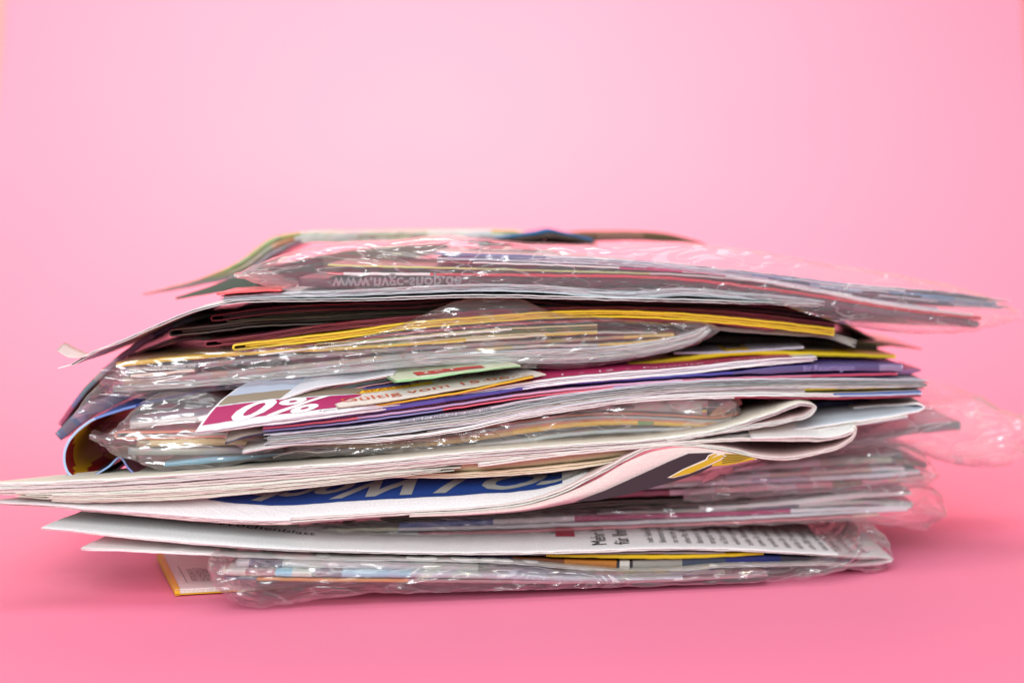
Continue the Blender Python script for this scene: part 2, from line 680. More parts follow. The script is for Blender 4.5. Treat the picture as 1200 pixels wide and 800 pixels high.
# ------------------------------------------------------------------ setting
def backdrop():
    m, nt, b = nodes('pink_backdrop_paper')
    L = nt.links
    tc = nn(nt, 'ShaderNodeTexCoord')
    no = nn(nt, 'ShaderNodeTexNoise')
    no.inputs['Scale'].default_value = 6
    no.inputs['Detail'].default_value = 6
    L.new(tc.outputs['Object'], no.inputs['Vector'])
    mx = nn(nt, 'ShaderNodeMix', data_type='RGBA')
    mx.inputs[6].default_value = (0.85, 0.210, 0.350, 1)
    mx.inputs[7].default_value = (0.88, 0.230, 0.374, 1)
    L.new(no.outputs[0], mx.inputs[0])
    L.new(mx.outputs[2], b.inputs['Base Color'])
    b.inputs['Roughness'].default_value = 0.55
    b.inputs['Specular IOR Level'].default_value = 0.35
    n2 = nn(nt, 'ShaderNodeTexNoise')
    n2.inputs['Scale'].default_value = 900
    L.new(tc.outputs['Object'], n2.inputs['Vector'])
    bp = nn(nt, 'ShaderNodeBump')
    bp.inputs['Strength'].default_value = 0.12
    bp.inputs['Distance'].default_value = 0.0005
    L.new(n2.outputs[0], bp.inputs['Height'])
    L.new(bp.outputs[0], b.inputs['Normal'])
    prof = [(-0.7, 0)]
    yb, r = 0.38, 0.42
    prof += [(-0.3, 0), (0, 0), (0.2, 0), (yb, 0)]
    for k in range(1, 25):
        a = math.pi / 2 * k / 24
        prof.append((yb + r * math.sin(a), r * (1 - math.cos(a))))
    prof += [(yb + r, 0.7), (yb + r, 1.0), (yb + r, 1.4)]
    vs, fs = [], []
    xs = np.linspace(-0.4500, 0.4516, 31)
    for (y, z) in prof:
        for x in xs:
            vs.append((x, y, z))
    w = len(xs)
    for i in range(len(prof) - 1):
        for j in range(w - 1):
            a = i * w + j
            fs.append((a, a + 1, a + w + 1, a + w))
    o = mesh_obj('backdrop', vs, fs, m, loc=(0, 0, 0))
    o['kind'] = 'structure'
    # table and wall behind the paper
    m2, nt2, b2 = nodes('beige_wall_paint')
    b2.inputs['Base Color'].default_value = lin((196, 180, 160))
    b2.inputs['Roughness'].default_value = 0.8
    no = nn(nt2, 'ShaderNodeTexNoise')
    no.inputs['Scale'].default_value = 40
    bp = nn(nt2, 'ShaderNodeBump')
    bp.inputs['Strength'].default_value = 0.1
    nt2.links.new(no.outputs[0], bp.inputs['Height'])
    nt2.links.new(bp.outputs[0], b2.inputs['Normal'])
    w_ = mesh_obj('wall', [(-3, .95, -.8), (3, .95, -.8), (3, .95, 2.2), (-3, .95, 2.2)], [(0, 1, 2, 3)], m2, loc=(0, 0, 0), smooth=False)
    w_['kind'] = 'structure'
    t_ = mesh_obj('table', [(-1.2, -.75, -.004), (1.2, -.75, -.004), (1.2, .94, -.004), (-1.2, .94, -.004),
                            (-1.2, -.75, -.04), (1.2, -.75, -.04), (1.2, .94, -.04), (-1.2, .94, -.04)],
                  [(0, 1, 2, 3), (7, 6, 5, 4), (0, 4, 5, 1), (1, 5, 6, 2), (2, 6, 7, 3), (3, 7, 4, 0)], m2, loc=(0, 0, 0), smooth=False)
    t_['kind'] = 'structure'


backdrop()

# colours seen on the paper
WHITE = (240, 239, 237)
CREAM = (226, 218, 202)
NEWS = (214, 208, 200)
PINKW = (228, 208, 206)
BLUEW = (214, 222, 228)
GREY = (150, 148, 150)
YEL = (222, 192, 30)
BURG = (112, 36, 46)
OLIVE = (92, 86, 44)
MAGENTA = (158, 22, 88)
RED = (206, 40, 58)
NAVY = (28, 34, 88)
BLUE = (28, 84, 168)
PURPLE = (70, 62, 150)
BLACK = (34, 30, 34)
ORANGE = (222, 128, 92)
G_TOP = 'brochures inside the top sleeve'
G_DARK = 'folded leaflets bundled under the top sleeve'
G_MID = 'loose flyers in the middle of the pile'


def booklet(name, label, cat, ctrl, th, front, top=None, bot=None, mat=None, group=None, n=1, rounded=True, pagecol=None, hp=None, end='L', gapf=0.3, **kw):
    """a booklet: one rounded cover, or a folded cover (hp) with pages inside"""
    mat = mat or M_GLOSS
    if kw.get('yaw') is not None:
        def up(c):
            return tuple(int(v + (250 - v) * .45) for v in c) if sum(c) > 290 else c
        front = [(a, up(c)) for a, c in front] if isinstance(front, list) else up(front)
    if hp:
        raw = hairpin_path(ctrl, hp, end)
        s = Sheet(None, th, raw=raw, **kw)
        root = thing(name, label, cat, s.center(), group)
        s.build('cover', mat, root, front, top, bot)
        if n > 0:
            inner = ctrl
            A = spline(ctrl, 4.0)
            A = A[3:] if end == 'L' else A[:-3]
            leaves(root, None, max(hp - th, 1.0), n, M_PAGE, pagecol or NEWS, raw=A, gapf=gapf, **kw)
        return root, s
    s = Sheet(ctrl, th, **kw)
    root = thing(name, label, cat, s.center(), group)
    s.build('cover', mat, root, front, top, bot, rounded=rounded)
    return root, s


def wad(name, label, cat, ctrl, th, n, front, top=None, bot=None, mat=None, group=None, covers=None, gapf=0.25, **kw):
    """a newspaper or brochure whose open page edges face the front"""
    s0 = Sheet(ctrl, th, **{k: v for k, v in kw.items() if k not in ('jit', 'seed')})
    root = thing(name, label, cat, s0.center(), group)
    L = leaves(root, ctrl, th, n, mat or M_PAGE, front, top, bot, gapf=gapf, **kw)
    return root, L


# ================================================================== A: magazines on top, far back
wad('magazine', 'green and beige magazine drooping to a tip at far left on the pile top', 'magazine',
    [(168, 345), (235, 330), (288, 312), (322, 288), (345, 280), (400, 278), (520, 276), (600, 276), (640, 280)],
    [(160, 2), (235, 9), (290, 24), (325, 24), (350, 16), (600, 14), (640, 6)], 3,
    ([(0, (196, 120, 90)), (225, (150, 120, 60)), (262, (120, 136, 50)), (332, (160, 156, 50)), (352, (206, 200, 190)), (500, (226, 222, 216)), (575, (196, 180, 90))],
     [(0, (130, 84, 90)), (240, (110, 104, 60)), (320, (170, 100, 40)), (345, (196, 190, 182)), (420, (170, 150, 130)), (500, (216, 210, 200))],
     [(0, (110, 84, 96)), (250, (90, 70, 76)), (352, (190, 184, 176)), (560, (120, 110, 90))]), top=(190, 190, 160),
    mat=M_MAG, depth=0.10, Y=0.15, gapf=.1)
booklet('magazine', 'grey green magazine page hanging behind the tip of the topmost plastic sleeve', 'magazine',
        [(206, 350), (250, 339), (300, 328), (360, 314), (430, 300), (520, 293)], [(206, 3), (250, 10), (300, 24), (360, 26), (520, 10)],
        [(0, (84, 90, 82)), (300, (66, 56, 54)), (380, (120, 104, 92))], top=(90, 84, 78), mat=M_NEWS, depth=0.08, Y=0.11, rounded=False)
wad('brochure', 'blue brochure tented open on the very top of the pile', 'brochure',
    [(548, 284), (590, 280), (625, 276.5), (645, 274), (665, 277), (695, 283)], [(548, 4), (600, 7), (645, 12), (695, 5)], 3,
    ([(0, (60, 110, 140)), (590, (26, 100, 150))], (110, 96, 90), (70, 54, 50)), top=(30, 110, 170), mat=M_NEWS, depth=0.08, Y=0.12, gapf=.05, jit=0)
booklet('brochure', 'thin brown brochure lying under the blue tented one at the top', 'brochure',
        [(560, 287), (620, 286), (660, 285), (700, 287)], 5, (84, 56, 50), mat=M_NEWS, depth=0.08, Y=0.125)
booklet('magazine', 'dark olive and brown magazine at the back right on top of the pile', 'magazine',
        [(640, 280), (700, 277.5), (770, 278), (800, 281), (828, 287)], [(640, 10), (700, 12), (780, 11), (828, 3)],
        [(0, (104, 78, 66)), (700, (124, 92, 82)), (755, (90, 74, 56))], top=(110, 96, 50), mat=M_NEWS, depth=0.09, Y=0.145)

# ================================================================== T: top sleeve and what is in it
TY = 0.008
LAV = [(0, (104, 112, 176)), (625, (206, 210, 222)), (742, (160, 150, 190)), (766, (216, 210, 220)), (905, (160, 180, 210)), (990, (210, 214, 226)), (1090, (150, 160, 180)), (1150, (190, 196, 206))]
wad('brochure', 'lavender and white brochure, uppermost inside the top plastic sleeve', 'brochure',
    [(508, 300), (620, 303), (720, 307), (820, 316), (900, 325), (980, 337), (1080, 347), (1184, 357)], [(500, 8), (900, 10), (1000, 15), (1100, 19), (1184, 12)], 6,
    (LAV, [(0, (120, 126, 180)), (640, (226, 228, 236)), (850, (190, 206, 230)), (930, (226, 230, 238)), (1060, (90, 94, 106))],
     [(0, (200, 204, 220)), (600, (216, 218, 228)), (880, (120, 160, 214)), (960, (216, 224, 236)), (1040, (140, 180, 220)), (1120, (200, 204, 214))],
     [(0, (112, 118, 178)), (620, (196, 190, 210)), (900, (70, 74, 86)), (950, (170, 186, 210)), (1010, (60, 62, 72)), (1080, (150, 170, 196))],
     [(0, (226, 226, 232)), (870, (206, 190, 206)), (960, (120, 124, 140)), (1030, (216, 226, 236)), (1100, (130, 150, 180))],
     [(0, (196, 194, 210)), (760, (196, 60, 120)), (850, (214, 218, 228)), (1000, (84, 84, 96)), (1120, (190, 190, 200))]),
    top=(206, 196, 200), mat=M_GLOSS, group=G_TOP, Y=TY, depth=.18, skew=[(650, 0), (1184, -1.1)], gapf=.12, seed=61, jit=30)
booklet('leaflet', 'thin white and red edged leaflet directly below the lavender brochure in the top sleeve', 'leaflet',
        [(512, 307), (600, 309), (726, 314), (850, 323), (950, 339), (1050, 358), (1140, 369)], [(512, 2.2), (850, 2.4), (1000, 6), (1140, 4)],
        [(0, WHITE), (518, (150, 60, 60)), (555, WHITE), (725, (190, 40, 110)), (800, WHITE)], mat=M_GLOSS, group=G_TOP, Y=TY, depth=.18, skew=[(650, 0), (1184, -1.1)])
booklet('leaflet', 'pale green edged leaflet in the middle of the top plastic sleeve', 'leaflet',
        [(384, 311), (520, 314), (700, 319), (800, 322), (900, 331), (1000, 348), (1100, 362)], 2.6,
        [(0, (200, 208, 120)), (560, (170, 180, 110)), (760, (200, 190, 190)), (900, (206, 214, 230))], top=(150, 112, 100), mat=M_GLOSS, group=G_TOP, Y=TY, depth=.18, skew=[(650, 0), (1184, -1.1)])  # brownish top tone stands in for the film's haze over the backdrop
booklet('brochure', 'red and white spined brochure under the green edged leaflet in the top sleeve', 'brochure',
        [(383, 321), (500, 321.5), (650, 323), (800, 327), (880, 336), (960, 347), (1060, 363), (1150, 373)], [(383, 3.4), (1150, 4.5)],
        [(0, RED), (404, WHITE), (502, RED)], mat=M_GLOSS, group=G_TOP, Y=TY, depth=.18, skew=[(650, 0), (1184, -1.1)])
TXT_ROOT, TS = booklet('brochure', 'black brochure with mirrored web address, lowest inside the top plastic sleeve', 'brochure',
        [(350, 331), (450, 331), (560, 329), (700, 330), (800, 333), (880, 341), (950, 352), (1060, 368), (1148, 380)], [(350, 10), (560, 12), (800, 11), (1000, 13), (1148, 9)],
        [(0, (58, 44, 50)), (560, (40, 32, 38)), (880, (80, 72, 84)), (1000, (110, 96, 104))], mat=M_GLOSS, group=G_TOP, Y=TY + .001, depth=.18, skew=[(650, 0), (1184, -1.1)])


def front_map(sheet, px0, py_off, flip=False, dyo=-0.0006):
    a0 = sheet.arc[int(sheet.idx_px(px0))]

    def fn(x, y):
        i = sheet.idx_arc(a0 + x)
        p = sheet.pos(i, 0, 0)
        p.z += py_off * PXM + (-y if flip else y)
        p.y += dyo
        return p
    return fn


text_on(TXT_ROOT, 'www.nvgc-shop.de', 0.0078, front_map(TS, 392, 5.5, flip=True, dyo=-.0014), (128, 122, 128), name='printed_web_address', bold=.0002)

root, L = wad('newspaper', 'bluish white newspaper wad lying right under the top plastic sleeve', 'newspaper',
              [(258, 350), (330, 346), (400, 344), (480, 340), (560, 337), (640, 339), (740, 346), (800, 342), (860, 346), (945, 353), (966, 356)],
              [(258, 6), (500, 9), (740, 10), (966, 7)], 7, (BLUEW, (226, 232, 236), (200, 212, 218), WHITE), mat=M_PAGE, Y=0.004, depth=.2, seed=3.1)
booklet('flyer', 'small coral red flyer corner at the left end below the top sleeve', 'flyer',
        [(254, 345, 0), (285, 342, 0), (330, 340, 0)], 2.5, (224, 92, 92), mat=M_GLOSS, Y=0.0, depth=.06, rounded=False)
# long white leaves that droop to the left
root, L = wad('newspaper', 'thin white newspaper drooping past the left side to two split tips', 'newspaper',
              [(84, 427), (110, 413), (140, 401), (190, 379), (235, 362), (275, 354), (330, 352), (420, 351), (560, 347), (700, 350), (860, 354), (960, 358)],
              [(80, 3.2), (200, 3.2), (960, 4)], 3, (WHITE, (60, 58, 60), WHITE), mat=M_PAGE, Y=0.002, depth=.17, jit=0, seed=8.2)
tip = Sheet([(66, 411, 0, .004), (82, 419, 0, .004), (98, 418, 0, 0), (120, 409), (136, 403)], [(60, 1.3), (136, 1.2)], depth=.016, Y=.0, rd=.015)
tip.build('page_corner', M_PAGE, root, (216, 206, 202))
tip = Sheet([(68, 432), (84, 427), (104, 417)], 1.4, depth=.05, Y=.003)
tip.build('page_corner', M_PAGE, root, WHITE)

# ================================================================== B: dark leaflets
BY = 0.022
booklet('leaflet', 'small purple leaflet spine peeking out under the newspaper wad, near the top', 'leaflet',
        [(528, 347), (545, 344), (568, 343)], 5, (62, 40, 96), Y=BY - .006, depth=.1)
booklet('leaflet', 'nearly black leaflet with a wine red rim, topmost of the dark folded leaflets', 'leaflet',
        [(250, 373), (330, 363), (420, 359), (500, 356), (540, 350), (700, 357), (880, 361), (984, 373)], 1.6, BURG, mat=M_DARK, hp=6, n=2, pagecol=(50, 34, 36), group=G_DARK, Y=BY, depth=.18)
booklet('leaflet', 'dark olive folded leaflet, second of the dark leaflets on the left', 'leaflet',
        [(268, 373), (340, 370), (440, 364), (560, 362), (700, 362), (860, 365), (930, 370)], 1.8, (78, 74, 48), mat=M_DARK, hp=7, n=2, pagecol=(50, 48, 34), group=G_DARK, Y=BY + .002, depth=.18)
booklet('leaflet', 'grey edged dark folded leaflet sticking out furthest left of the dark leaflets', 'leaflet',
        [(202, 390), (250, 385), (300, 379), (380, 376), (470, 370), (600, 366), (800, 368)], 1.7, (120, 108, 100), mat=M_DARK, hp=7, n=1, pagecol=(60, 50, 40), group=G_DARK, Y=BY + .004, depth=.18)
booklet('leaflet', 'wine red folded leaflet just above the bright yellow one', 'leaflet',
        [(243, 403), (290, 398), (360, 387), (430, 379), (520, 371), (650, 364), (760, 364), (860, 369), (978, 383)], 2, (126, 42, 54), top=BURG, mat=M_DARK, hp=6, n=2, pagecol=(120, 50, 58), group=G_DARK, Y=BY - .006, depth=.18)
booklet('leaflet', 'bright yellow folded leaflet with a round folded edge at its left end', 'leaflet',
        [(276, 407), (340, 400), (400, 393), (470, 383), (560, 375), (680, 368), (780, 370), (880, 378), (978, 389)], 2.6, (224, 196, 44), top=YEL, hp=6, n=1, pagecol=(220, 180, 60), group=G_DARK, Y=BY - .012, depth=.18)
booklet('leaflet', 'dusty pink leaflet edge immediately under the bright yellow leaflet', 'leaflet',
        [(283, 413), (340, 406), (400, 400), (480, 390), (600, 380), (760, 375), (830, 378), (908, 386)], 3, (160, 74, 86), group=G_DARK, Y=BY - .010, depth=.18, mat=M_GLOSS)
booklet('leaflet', 'thin white edged leaflet between dusty pink and pale green leaflets', 'leaflet',
        [(308, 416), (360, 409), (420, 402), (480, 396), (600, 386)], 2, WHITE, group=G_DARK, Y=BY - .011, depth=.15, mat=M_GLOSS)
booklet('leaflet', 'pale green and white folded leaflet, lowest folded edge above the second sleeve', 'leaflet',
        [(373, 406), (420, 403), (480, 398), (560, 391), (700, 384)], 1.8, [(0, (196, 196, 140)), (420, (170, 180, 100)), (480, (210, 200, 150))], hp=7, n=1, pagecol=(90, 100, 40), group=G_DARK, Y=BY - .010, depth=.15)
root, L = wad('newspaper', 'cream newspaper wad with fanned page ends curling down at the right', 'newspaper',
              [(700, 377), (780, 378), (850, 385), (920, 390), (970, 393), (1003, 403)], [(700, 4), (900, 6), (1003, 9)], 5, (206, 202, 190), Y=BY - .002, depth=.17, seed=4.4)
booklet('brochure', 'dark red brochure block with ribbed pages at the right above the yellow end', 'brochure',
        [(660, 366), (800, 368), (900, 374), (978, 383)], [(660, 4), (978, 9)], BURG, mat=M_DARK, Y=BY + .006, depth=.17, rounded=False)
booklet('brochure', 'brown red brochure reaching out behind the fanned newspaper at the right', 'brochure',
        [(880, 362, 0), (950, 362, 0), (985, 372, 0)], [(880, 4), (985, 2)], (70, 34, 32), mat=M_DARK, Y=BY + .03, depth=.14, rounded=False)
booklet('magazine', 'brown magazine with olive rim sloping down at the right behind the leaflets', 'magazine',
        [(940, 374, 0), (985, 378, 0), (1010, 390, 0), (1036, 404, 0)], [(940, 6), (1036, 3)], (150, 110, 80), mat=M_MAG, Y=BY + .06, depth=.12, rounded=False)
booklet('leaflet', 'olive green leaflet whose thin tip reaches furthest right under the brown magazine', 'leaflet',
        [(860, 402), (940, 402), (1000, 404), (1040, 404), (1080, 409)], [(860, 8), (1030, 7), (1045, 3), (1080, 1.5)], (140, 130, 50), mat=M_MAG, Y=BY + .04, depth=.12, rounded=False)
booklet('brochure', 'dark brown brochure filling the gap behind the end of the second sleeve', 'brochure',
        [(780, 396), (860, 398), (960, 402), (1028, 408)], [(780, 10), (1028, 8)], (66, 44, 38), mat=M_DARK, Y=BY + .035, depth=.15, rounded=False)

# ================================================================== drooping magazines at left back
booklet('magazine', 'mauve magazine in shiny film sagging down at the left behind the pile', 'magazine',
        [(70, 498), (96, 462), (130, 428), (170, 399), (215, 377), (280, 366), (400, 362)], [(60, 5), (150, 8), (400, 8)],
        [(0, (150, 40, 50)), (84, (70, 70, 110)), (110, (140, 110, 130)), (180, (60, 40, 70)), (230, (60, 26, 34))], top=(190, 120, 90), bot=(120, 50, 66), mat=M_MAG, Y=0.085, depth=.14, rounded=False)
booklet('magazine', 'brown violet magazine hanging in the gap at the left below the mauve one', 'magazine',
        [(68, 512), (100, 484), (150, 462), (200, 448), (260, 440), (330, 434)], [(60, 10), (100, 18), (150, 10), (330, 5)],
        [(0, (60, 56, 96)), (90, (120, 90, 116)), (150, (150, 84, 84)), (220, (140, 50, 70))], top=(160, 100, 90), bot=(150, 90, 80), mat=M_MAG, Y=0.075, depth=.10, rounded=False)
sleeve('hazy film piece sagging at the left behind the yellow edged brochures',
       [(84, 488), (110, 455), (140, 432), (180, 420), (240, 425)], [(84, 490), (120, 482), (160, 470), (200, 460), (240, 455)], Y=0.05, depth=.06, mat=M_FILM_HAZY, seed=31, amp=.8)
booklet('leaflet', 'wine red leaflet surface in the dark gap left of the folded leaflets', 'leaflet',
        [(150, 418), (200, 400), (260, 396), (330, 400)], [(150, 3), (330, 6)], (120, 40, 52), bot=(130, 44, 60), top=(110, 36, 48), mat=M_MAG, Y=.05, depth=.1, rounded=False)

# ================================================================== C: second sleeve
CY = 0.012
booklet('brochure', 'brochure with long yellow edge, topmost in the second plastic sleeve', 'brochure',
        [(136, 428), (200, 421), (300, 413), (400, 408), (500, 402), (600, 395), (700, 390), (770, 390)], [(136, 6), (400, 5), (500, 4), (770, 3)],
        [(0, (226, 192, 30)), (545, (226, 220, 190)), (640, (214, 190, 60)), (700, (170, 170, 160))], Y=CY, depth=.18)
root, s = booklet('brochure', 'dark brochure with a pale strip below the yellow edge in the second sleeve', 'brochure',
                  [(146, 435), (240, 427), (330, 420), (450, 411), (600, 402), (700, 397), (790, 392)], [(146, 8), (300, 6), (790, 4)],
                  [(0, (66, 58, 60)), (240, (110, 96, 92)), (520, (140, 124, 110)), (640, (150, 120, 60)), (730, (200, 170, 60))], mat=M_MAG, Y=CY, depth=.18)
text_on(root, 'Markt und Angebote der Stadt', 0.0028, front_map(s, 156, -1.5), (200, 196, 190), name='printed_line')
booklet('leaflet', 'short pale leaflet edge at the left end of the second sleeve', 'leaflet',
        [(153, 441), (190, 438), (228, 434)], 3.5, (220, 206, 190), Y=CY - .004, depth=.1)
booklet('brochure', 'brownish brochure in the thick of the second sleeve', 'brochure',
        [(140, 448), (240, 441), (330, 433), (420, 424), (520, 413), (620, 406), (740, 402), (815, 392)], [(140, 10), (400, 9), (600, 4), (815, 3)],
        [(0, (150, 124, 112)), (330, (150, 140, 130)), (560, (200, 180, 120)), (600, (196, 190, 180)), (700, (220, 180, 60))], mat=M_MAG, Y=CY, depth=.18)
root, L = wad('newspaper', 'thick white newspaper in the second sleeve, its pages fanning up to a round right end', 'newspaper',
              [(132, 456), (230, 450), (330, 440), (430, 429), (520, 421), (600, 418), (680, 416), (740, 411), (790, 402), (818, 393), (832, 384)],
              [(132, 6), (330, 9), (520, 13), (680, 18), (780, 17), (820, 13), (832, 8)], 10, (BLUEW, (200, 208, 206), WHITE, (216, 220, 212)), mat=M_PAGE, Y=CY - .001, depth=.18, seed=6.6, gapf=.2)
sleeve('clear sleeve with a peaked flap in its middle, around the yellow edged brochures',
       [(118, 432), (140, 424), (200, 416), (300, 407), (400, 399), (450, 388), (500, 368), (540, 353), (572, 349), (610, 352), (650, 366), (700, 372), (780, 379), (830, 379), (843, 386)],
       [(118, 450), (135, 462), (230, 459), (330, 452), (420, 441), (520, 430), (600, 431), (660, 432), (720, 426), (770, 415), (815, 404), (843, 387)],
       Y=CY - .004, depth=.17, bulge=.003, seed=2.2, ends=(.3, .3))

# ================================================================== D/E: loose flyers, the magenta sale brochure
booklet('flyer', 'pale lavender flyer edge right of the second sleeve, above the long yellow leaflet', 'flyer',
        [(790, 414), (850, 413), (900, 410), (942, 407)], 3, (190, 184, 200), group=G_MID, Y=.02, depth=.12)
booklet('brochure', 'dark grey brochure behind the lavender flyer at the right', 'brochure',
        [(850, 410), (900, 410), (976, 412)], 6, (90, 78, 70), mat=M_DARK, Y=.035, depth=.12)
booklet('leaflet', 'long yellow leaflet reaching right below the lavender flyer', 'leaflet',
        [(690, 434), (745, 427), (800, 421), (860, 414), (950, 415), (1050, 418)], [(690, 2), (760, 5), (860, 7), (1050, 4)], YEL, top=(236, 190, 30), group=G_MID, Y=.02, depth=.15)
booklet('leaflet', 'golden brown leaflet right below the long yellow leaflet at the right', 'leaflet',
        [(860, 424), (950, 423), (1022, 425)], [(860, 6), (1022, 4)], (190, 130, 40), bot=(150, 90, 40), mat=M_GLOSS, group=G_MID, Y=.035, depth=.13)


def e0_top(px, dy):
    if dy < 0.0012:
        return (232, 230, 230)
    if px > 575:
        return (176, 40, 96) if dy < .02 else (210, 160, 50)
    if dy < 0.0085:
        return MAGENTA
    if dy < 0.010:
        return (225, 222, 218)
    if dy < 0.0165:
        return (146, 134, 116)
    if dy < 0.03:
        return (178, 188, 206)
    return (120, 126, 140)


E0C = [(229, 507, -.016, .026), (262, 503, -.016, .025), (300, 497, -.015, .023), (350, 491, -.013, .020), (400, 484, -.010, .016), (480, 473, -.002, .010), (560, 461, -.002, .007),
       (640, 449, -.002, .004), (720, 441, -.002, .003), (800, 435, 0, .002), (880, 426, 0, 0), (957, 420, 0, 0)]
s0 = Sheet(E0C, 6, depth=.18, rd=.025)
root = thing('brochure', 'white sale brochure with a magenta band and big 0% lettering at its left corner', 'brochure', s0.center())


class TopFine(Sheet):
    pass


E0L = leaves(root, E0C, [(229, 3), (300, 6), (560, 7), (720, 9), (900, 9), (957, 6)], 4, M_GLOSS, (WHITE, BLUEW, WHITE, WHITE), top=(226, 226, 230), depth=.18, rd=.025, skew=[(229, .55), (560, 0)], seed=9.9, jit=4, gapf=.22)
e0 = E0L[0]


def top_patch(parent, sheet, px0, px1, dy0, dy1, rgb, name='printed_band', lift=.0002, n=40, nv=6):
    i0, i1 = sheet.idx_px(px0), sheet.idx_px(px1)
    vs, fs = [], []
    for a in range(n + 1):
        for b in range(nv + 1):
            p = sheet.pos(i0 + (i1 - i0) * a / n, dy0 + (dy1 - dy0) * b / nv, 1)
            p.z += lift
            vs.append(p)
    for a in range(n):
        for b in range(nv):
            q = a * (nv + 1) + b
            fs.append((q, q + nv + 1, q + nv + 2, q + 1))
    return mesh_obj(name, vs, fs, ink(rgb), parent)


top_patch(root, e0, 231, 560, .0022, .0115, MAGENTA)
top_patch(root, e0, 231, 560, .0125, .0190, (140, 128, 110))
top_patch(root, e0, 231, 560, .0190, .0600, (176, 186, 204))
top_patch(root, e0, 560, 930, .0018, .0300, (170, 38, 88), n=80)


def top_map(sheet, px0, dy0, lift=.0003, rot=0, flip=False, sx=1, sy=1, shear=0.0):
    a0 = sheet.arc[int(sheet.idx_px(px0))]

    def fn(x, y):
        x, y = x * sx, y * sy
        if rot == 180:
            u, v = -x, -y
        elif rot == 90:
            u, v = -y, x
        else:
            u, v = x, y
        p = sheet.pos(sheet.idx_arc(a0 + u + shear * v), dy0 + v, 1)
        p.z += lift
        return p
    return fn


text_on(root, '0%', 0.0135, top_map(e0, 258, .0018, lift=.0005, sx=2.5, sy=1.0, shear=0.6), (232, 228, 230), name='printed_sale_lettering', cuts=3, bold=.0003)
text_on(root, 'FIT  -  1  -  12  -  Favorite  -  Zuhause', 0.006, top_map(e0, 590, .0035, lift=.0005, sx=1.55, sy=.9), (226, 190, 206), name='printed_word_row', cuts=1)
text_on(root, 'Angebote gelten nur solange der Vorrat reicht in allen Filialen', 0.0020, top_map(e0, 372, .0003, lift=.0005, sx=1.0, sy=.8), (120, 110, 110), name='printed_small_print')

root, L = wad('flyer', 'plain white flyer whose corner covers the top of the 0 % lettering', 'flyer',
              [(309, 477, -.009, .011), (335, 466, -.009, .011), (370, 455, -.006, .009), (420, 447, -.001, .006), (462, 439, -.001, .004)], 2.6, 2, WHITE, top=(222, 224, 232), depth=.1, rd=.03, Y=.004, jit=0, group=G_MID, skew=.1, mat=M_GLOSS)
booklet('leaflet', 'grey teal leaflet with pink rim folded beside the white flyer corner', 'leaflet',
        [(352, 466, .004, .005), (400, 455, .008, .004), (460, 444, .012, .003), (520, 435, .012, .002), (590, 428, .012, 0)], 1.4, (226, 168, 176), top=(120, 150, 150), hp=6, n=1, pagecol=(110, 140, 140), group=G_MID, Y=-.002, depth=.10)
booklet('leaflet', 'teal leaflet tucked under the second sleeve above the white flyer', 'leaflet',
        [(378, 441), (400, 438), (430, 434), (500, 428)], [(378, 7), (500, 5)], [(0, (200, 206, 190)), (362, (96, 130, 130)), (470, (150, 160, 160))], group=G_MID, Y=.016, depth=.12, mat=M_GLOSS, rounded=False)
root, L = wad('coupon', 'beige coupon with a yellow strip and red validity dates lying over the magenta band', 'coupon',
              [(395, 478, -.013, .012), (430, 474, -.012, .011), (480, 466, -.009, .009), (540, 456, -.007, .007), (600, 446, -.003, .004), (640, 439, -.003, .002)], 1.8, 1, (196, 186, 170), top=(222, 212, 204), depth=.06, rd=.025, jit=0, skew=-.55, Y=.003, gapf=.2)
cp = L[0]
top_patch(root, cp, 396, 520, .0095, .0125, (236, 190, 40), lift=.0003)
top_patch(root, cp, 425, 500, .0130, .0165, (84, 84, 140), lift=.0003)
text_on(root, 'Gültig vom 15.06. - 19.06.2020', 0.0075, top_map(cp, 404, .0028, lift=.0005, sx=1.5, sy=.62), (200, 90, 60), name='printed_validity_date', cuts=1)
text_on(root, '25% SPAREN', 0.0042, top_map(cp, 406, .0098, lift=.0006, sx=1.5, sy=.62), (190, 90, 40), name='printed_discount')
text_on(root, 'T   ab sofort', 0.006, top_map(cp, 500, .0120, lift=.0006, sx=1.5, sy=.62), (190, 40, 50), name='printed_heading')
booklet('leaflet', 'thin golden leaflet edge running along beneath the beige coupon', 'leaflet',
        [(405, 478.5), (450, 474), (500, 466), (540, 460), (590, 449), (625, 442)], 2.2, (214, 166, 30), group=G_MID, Y=-.006, depth=.05)
root, L = wad('flyer', 'pale green flyer with a red label at the bottom rim of the second sleeve', 'flyer',
              [(462, 447, 0, .006), (500, 443, 0, .006), (550, 436, 0, .004), (610, 429, 0, .002)], 2.4, 2, (150, 206, 150), top=(206, 214, 184), depth=.06, rd=.025, jit=0, skew=-.5, Y=-.004, group=G_MID, mat=M_GLOSS)
top_patch(root, L[0], 492, 572, .003, .008, (180, 58, 54), lift=.0003)
text_on(root, '2 = 1', 0.005, top_map(L[0], 500, .004, lift=.0005, sx=1.5, sy=.8), (236, 220, 210), name='printed_offer')

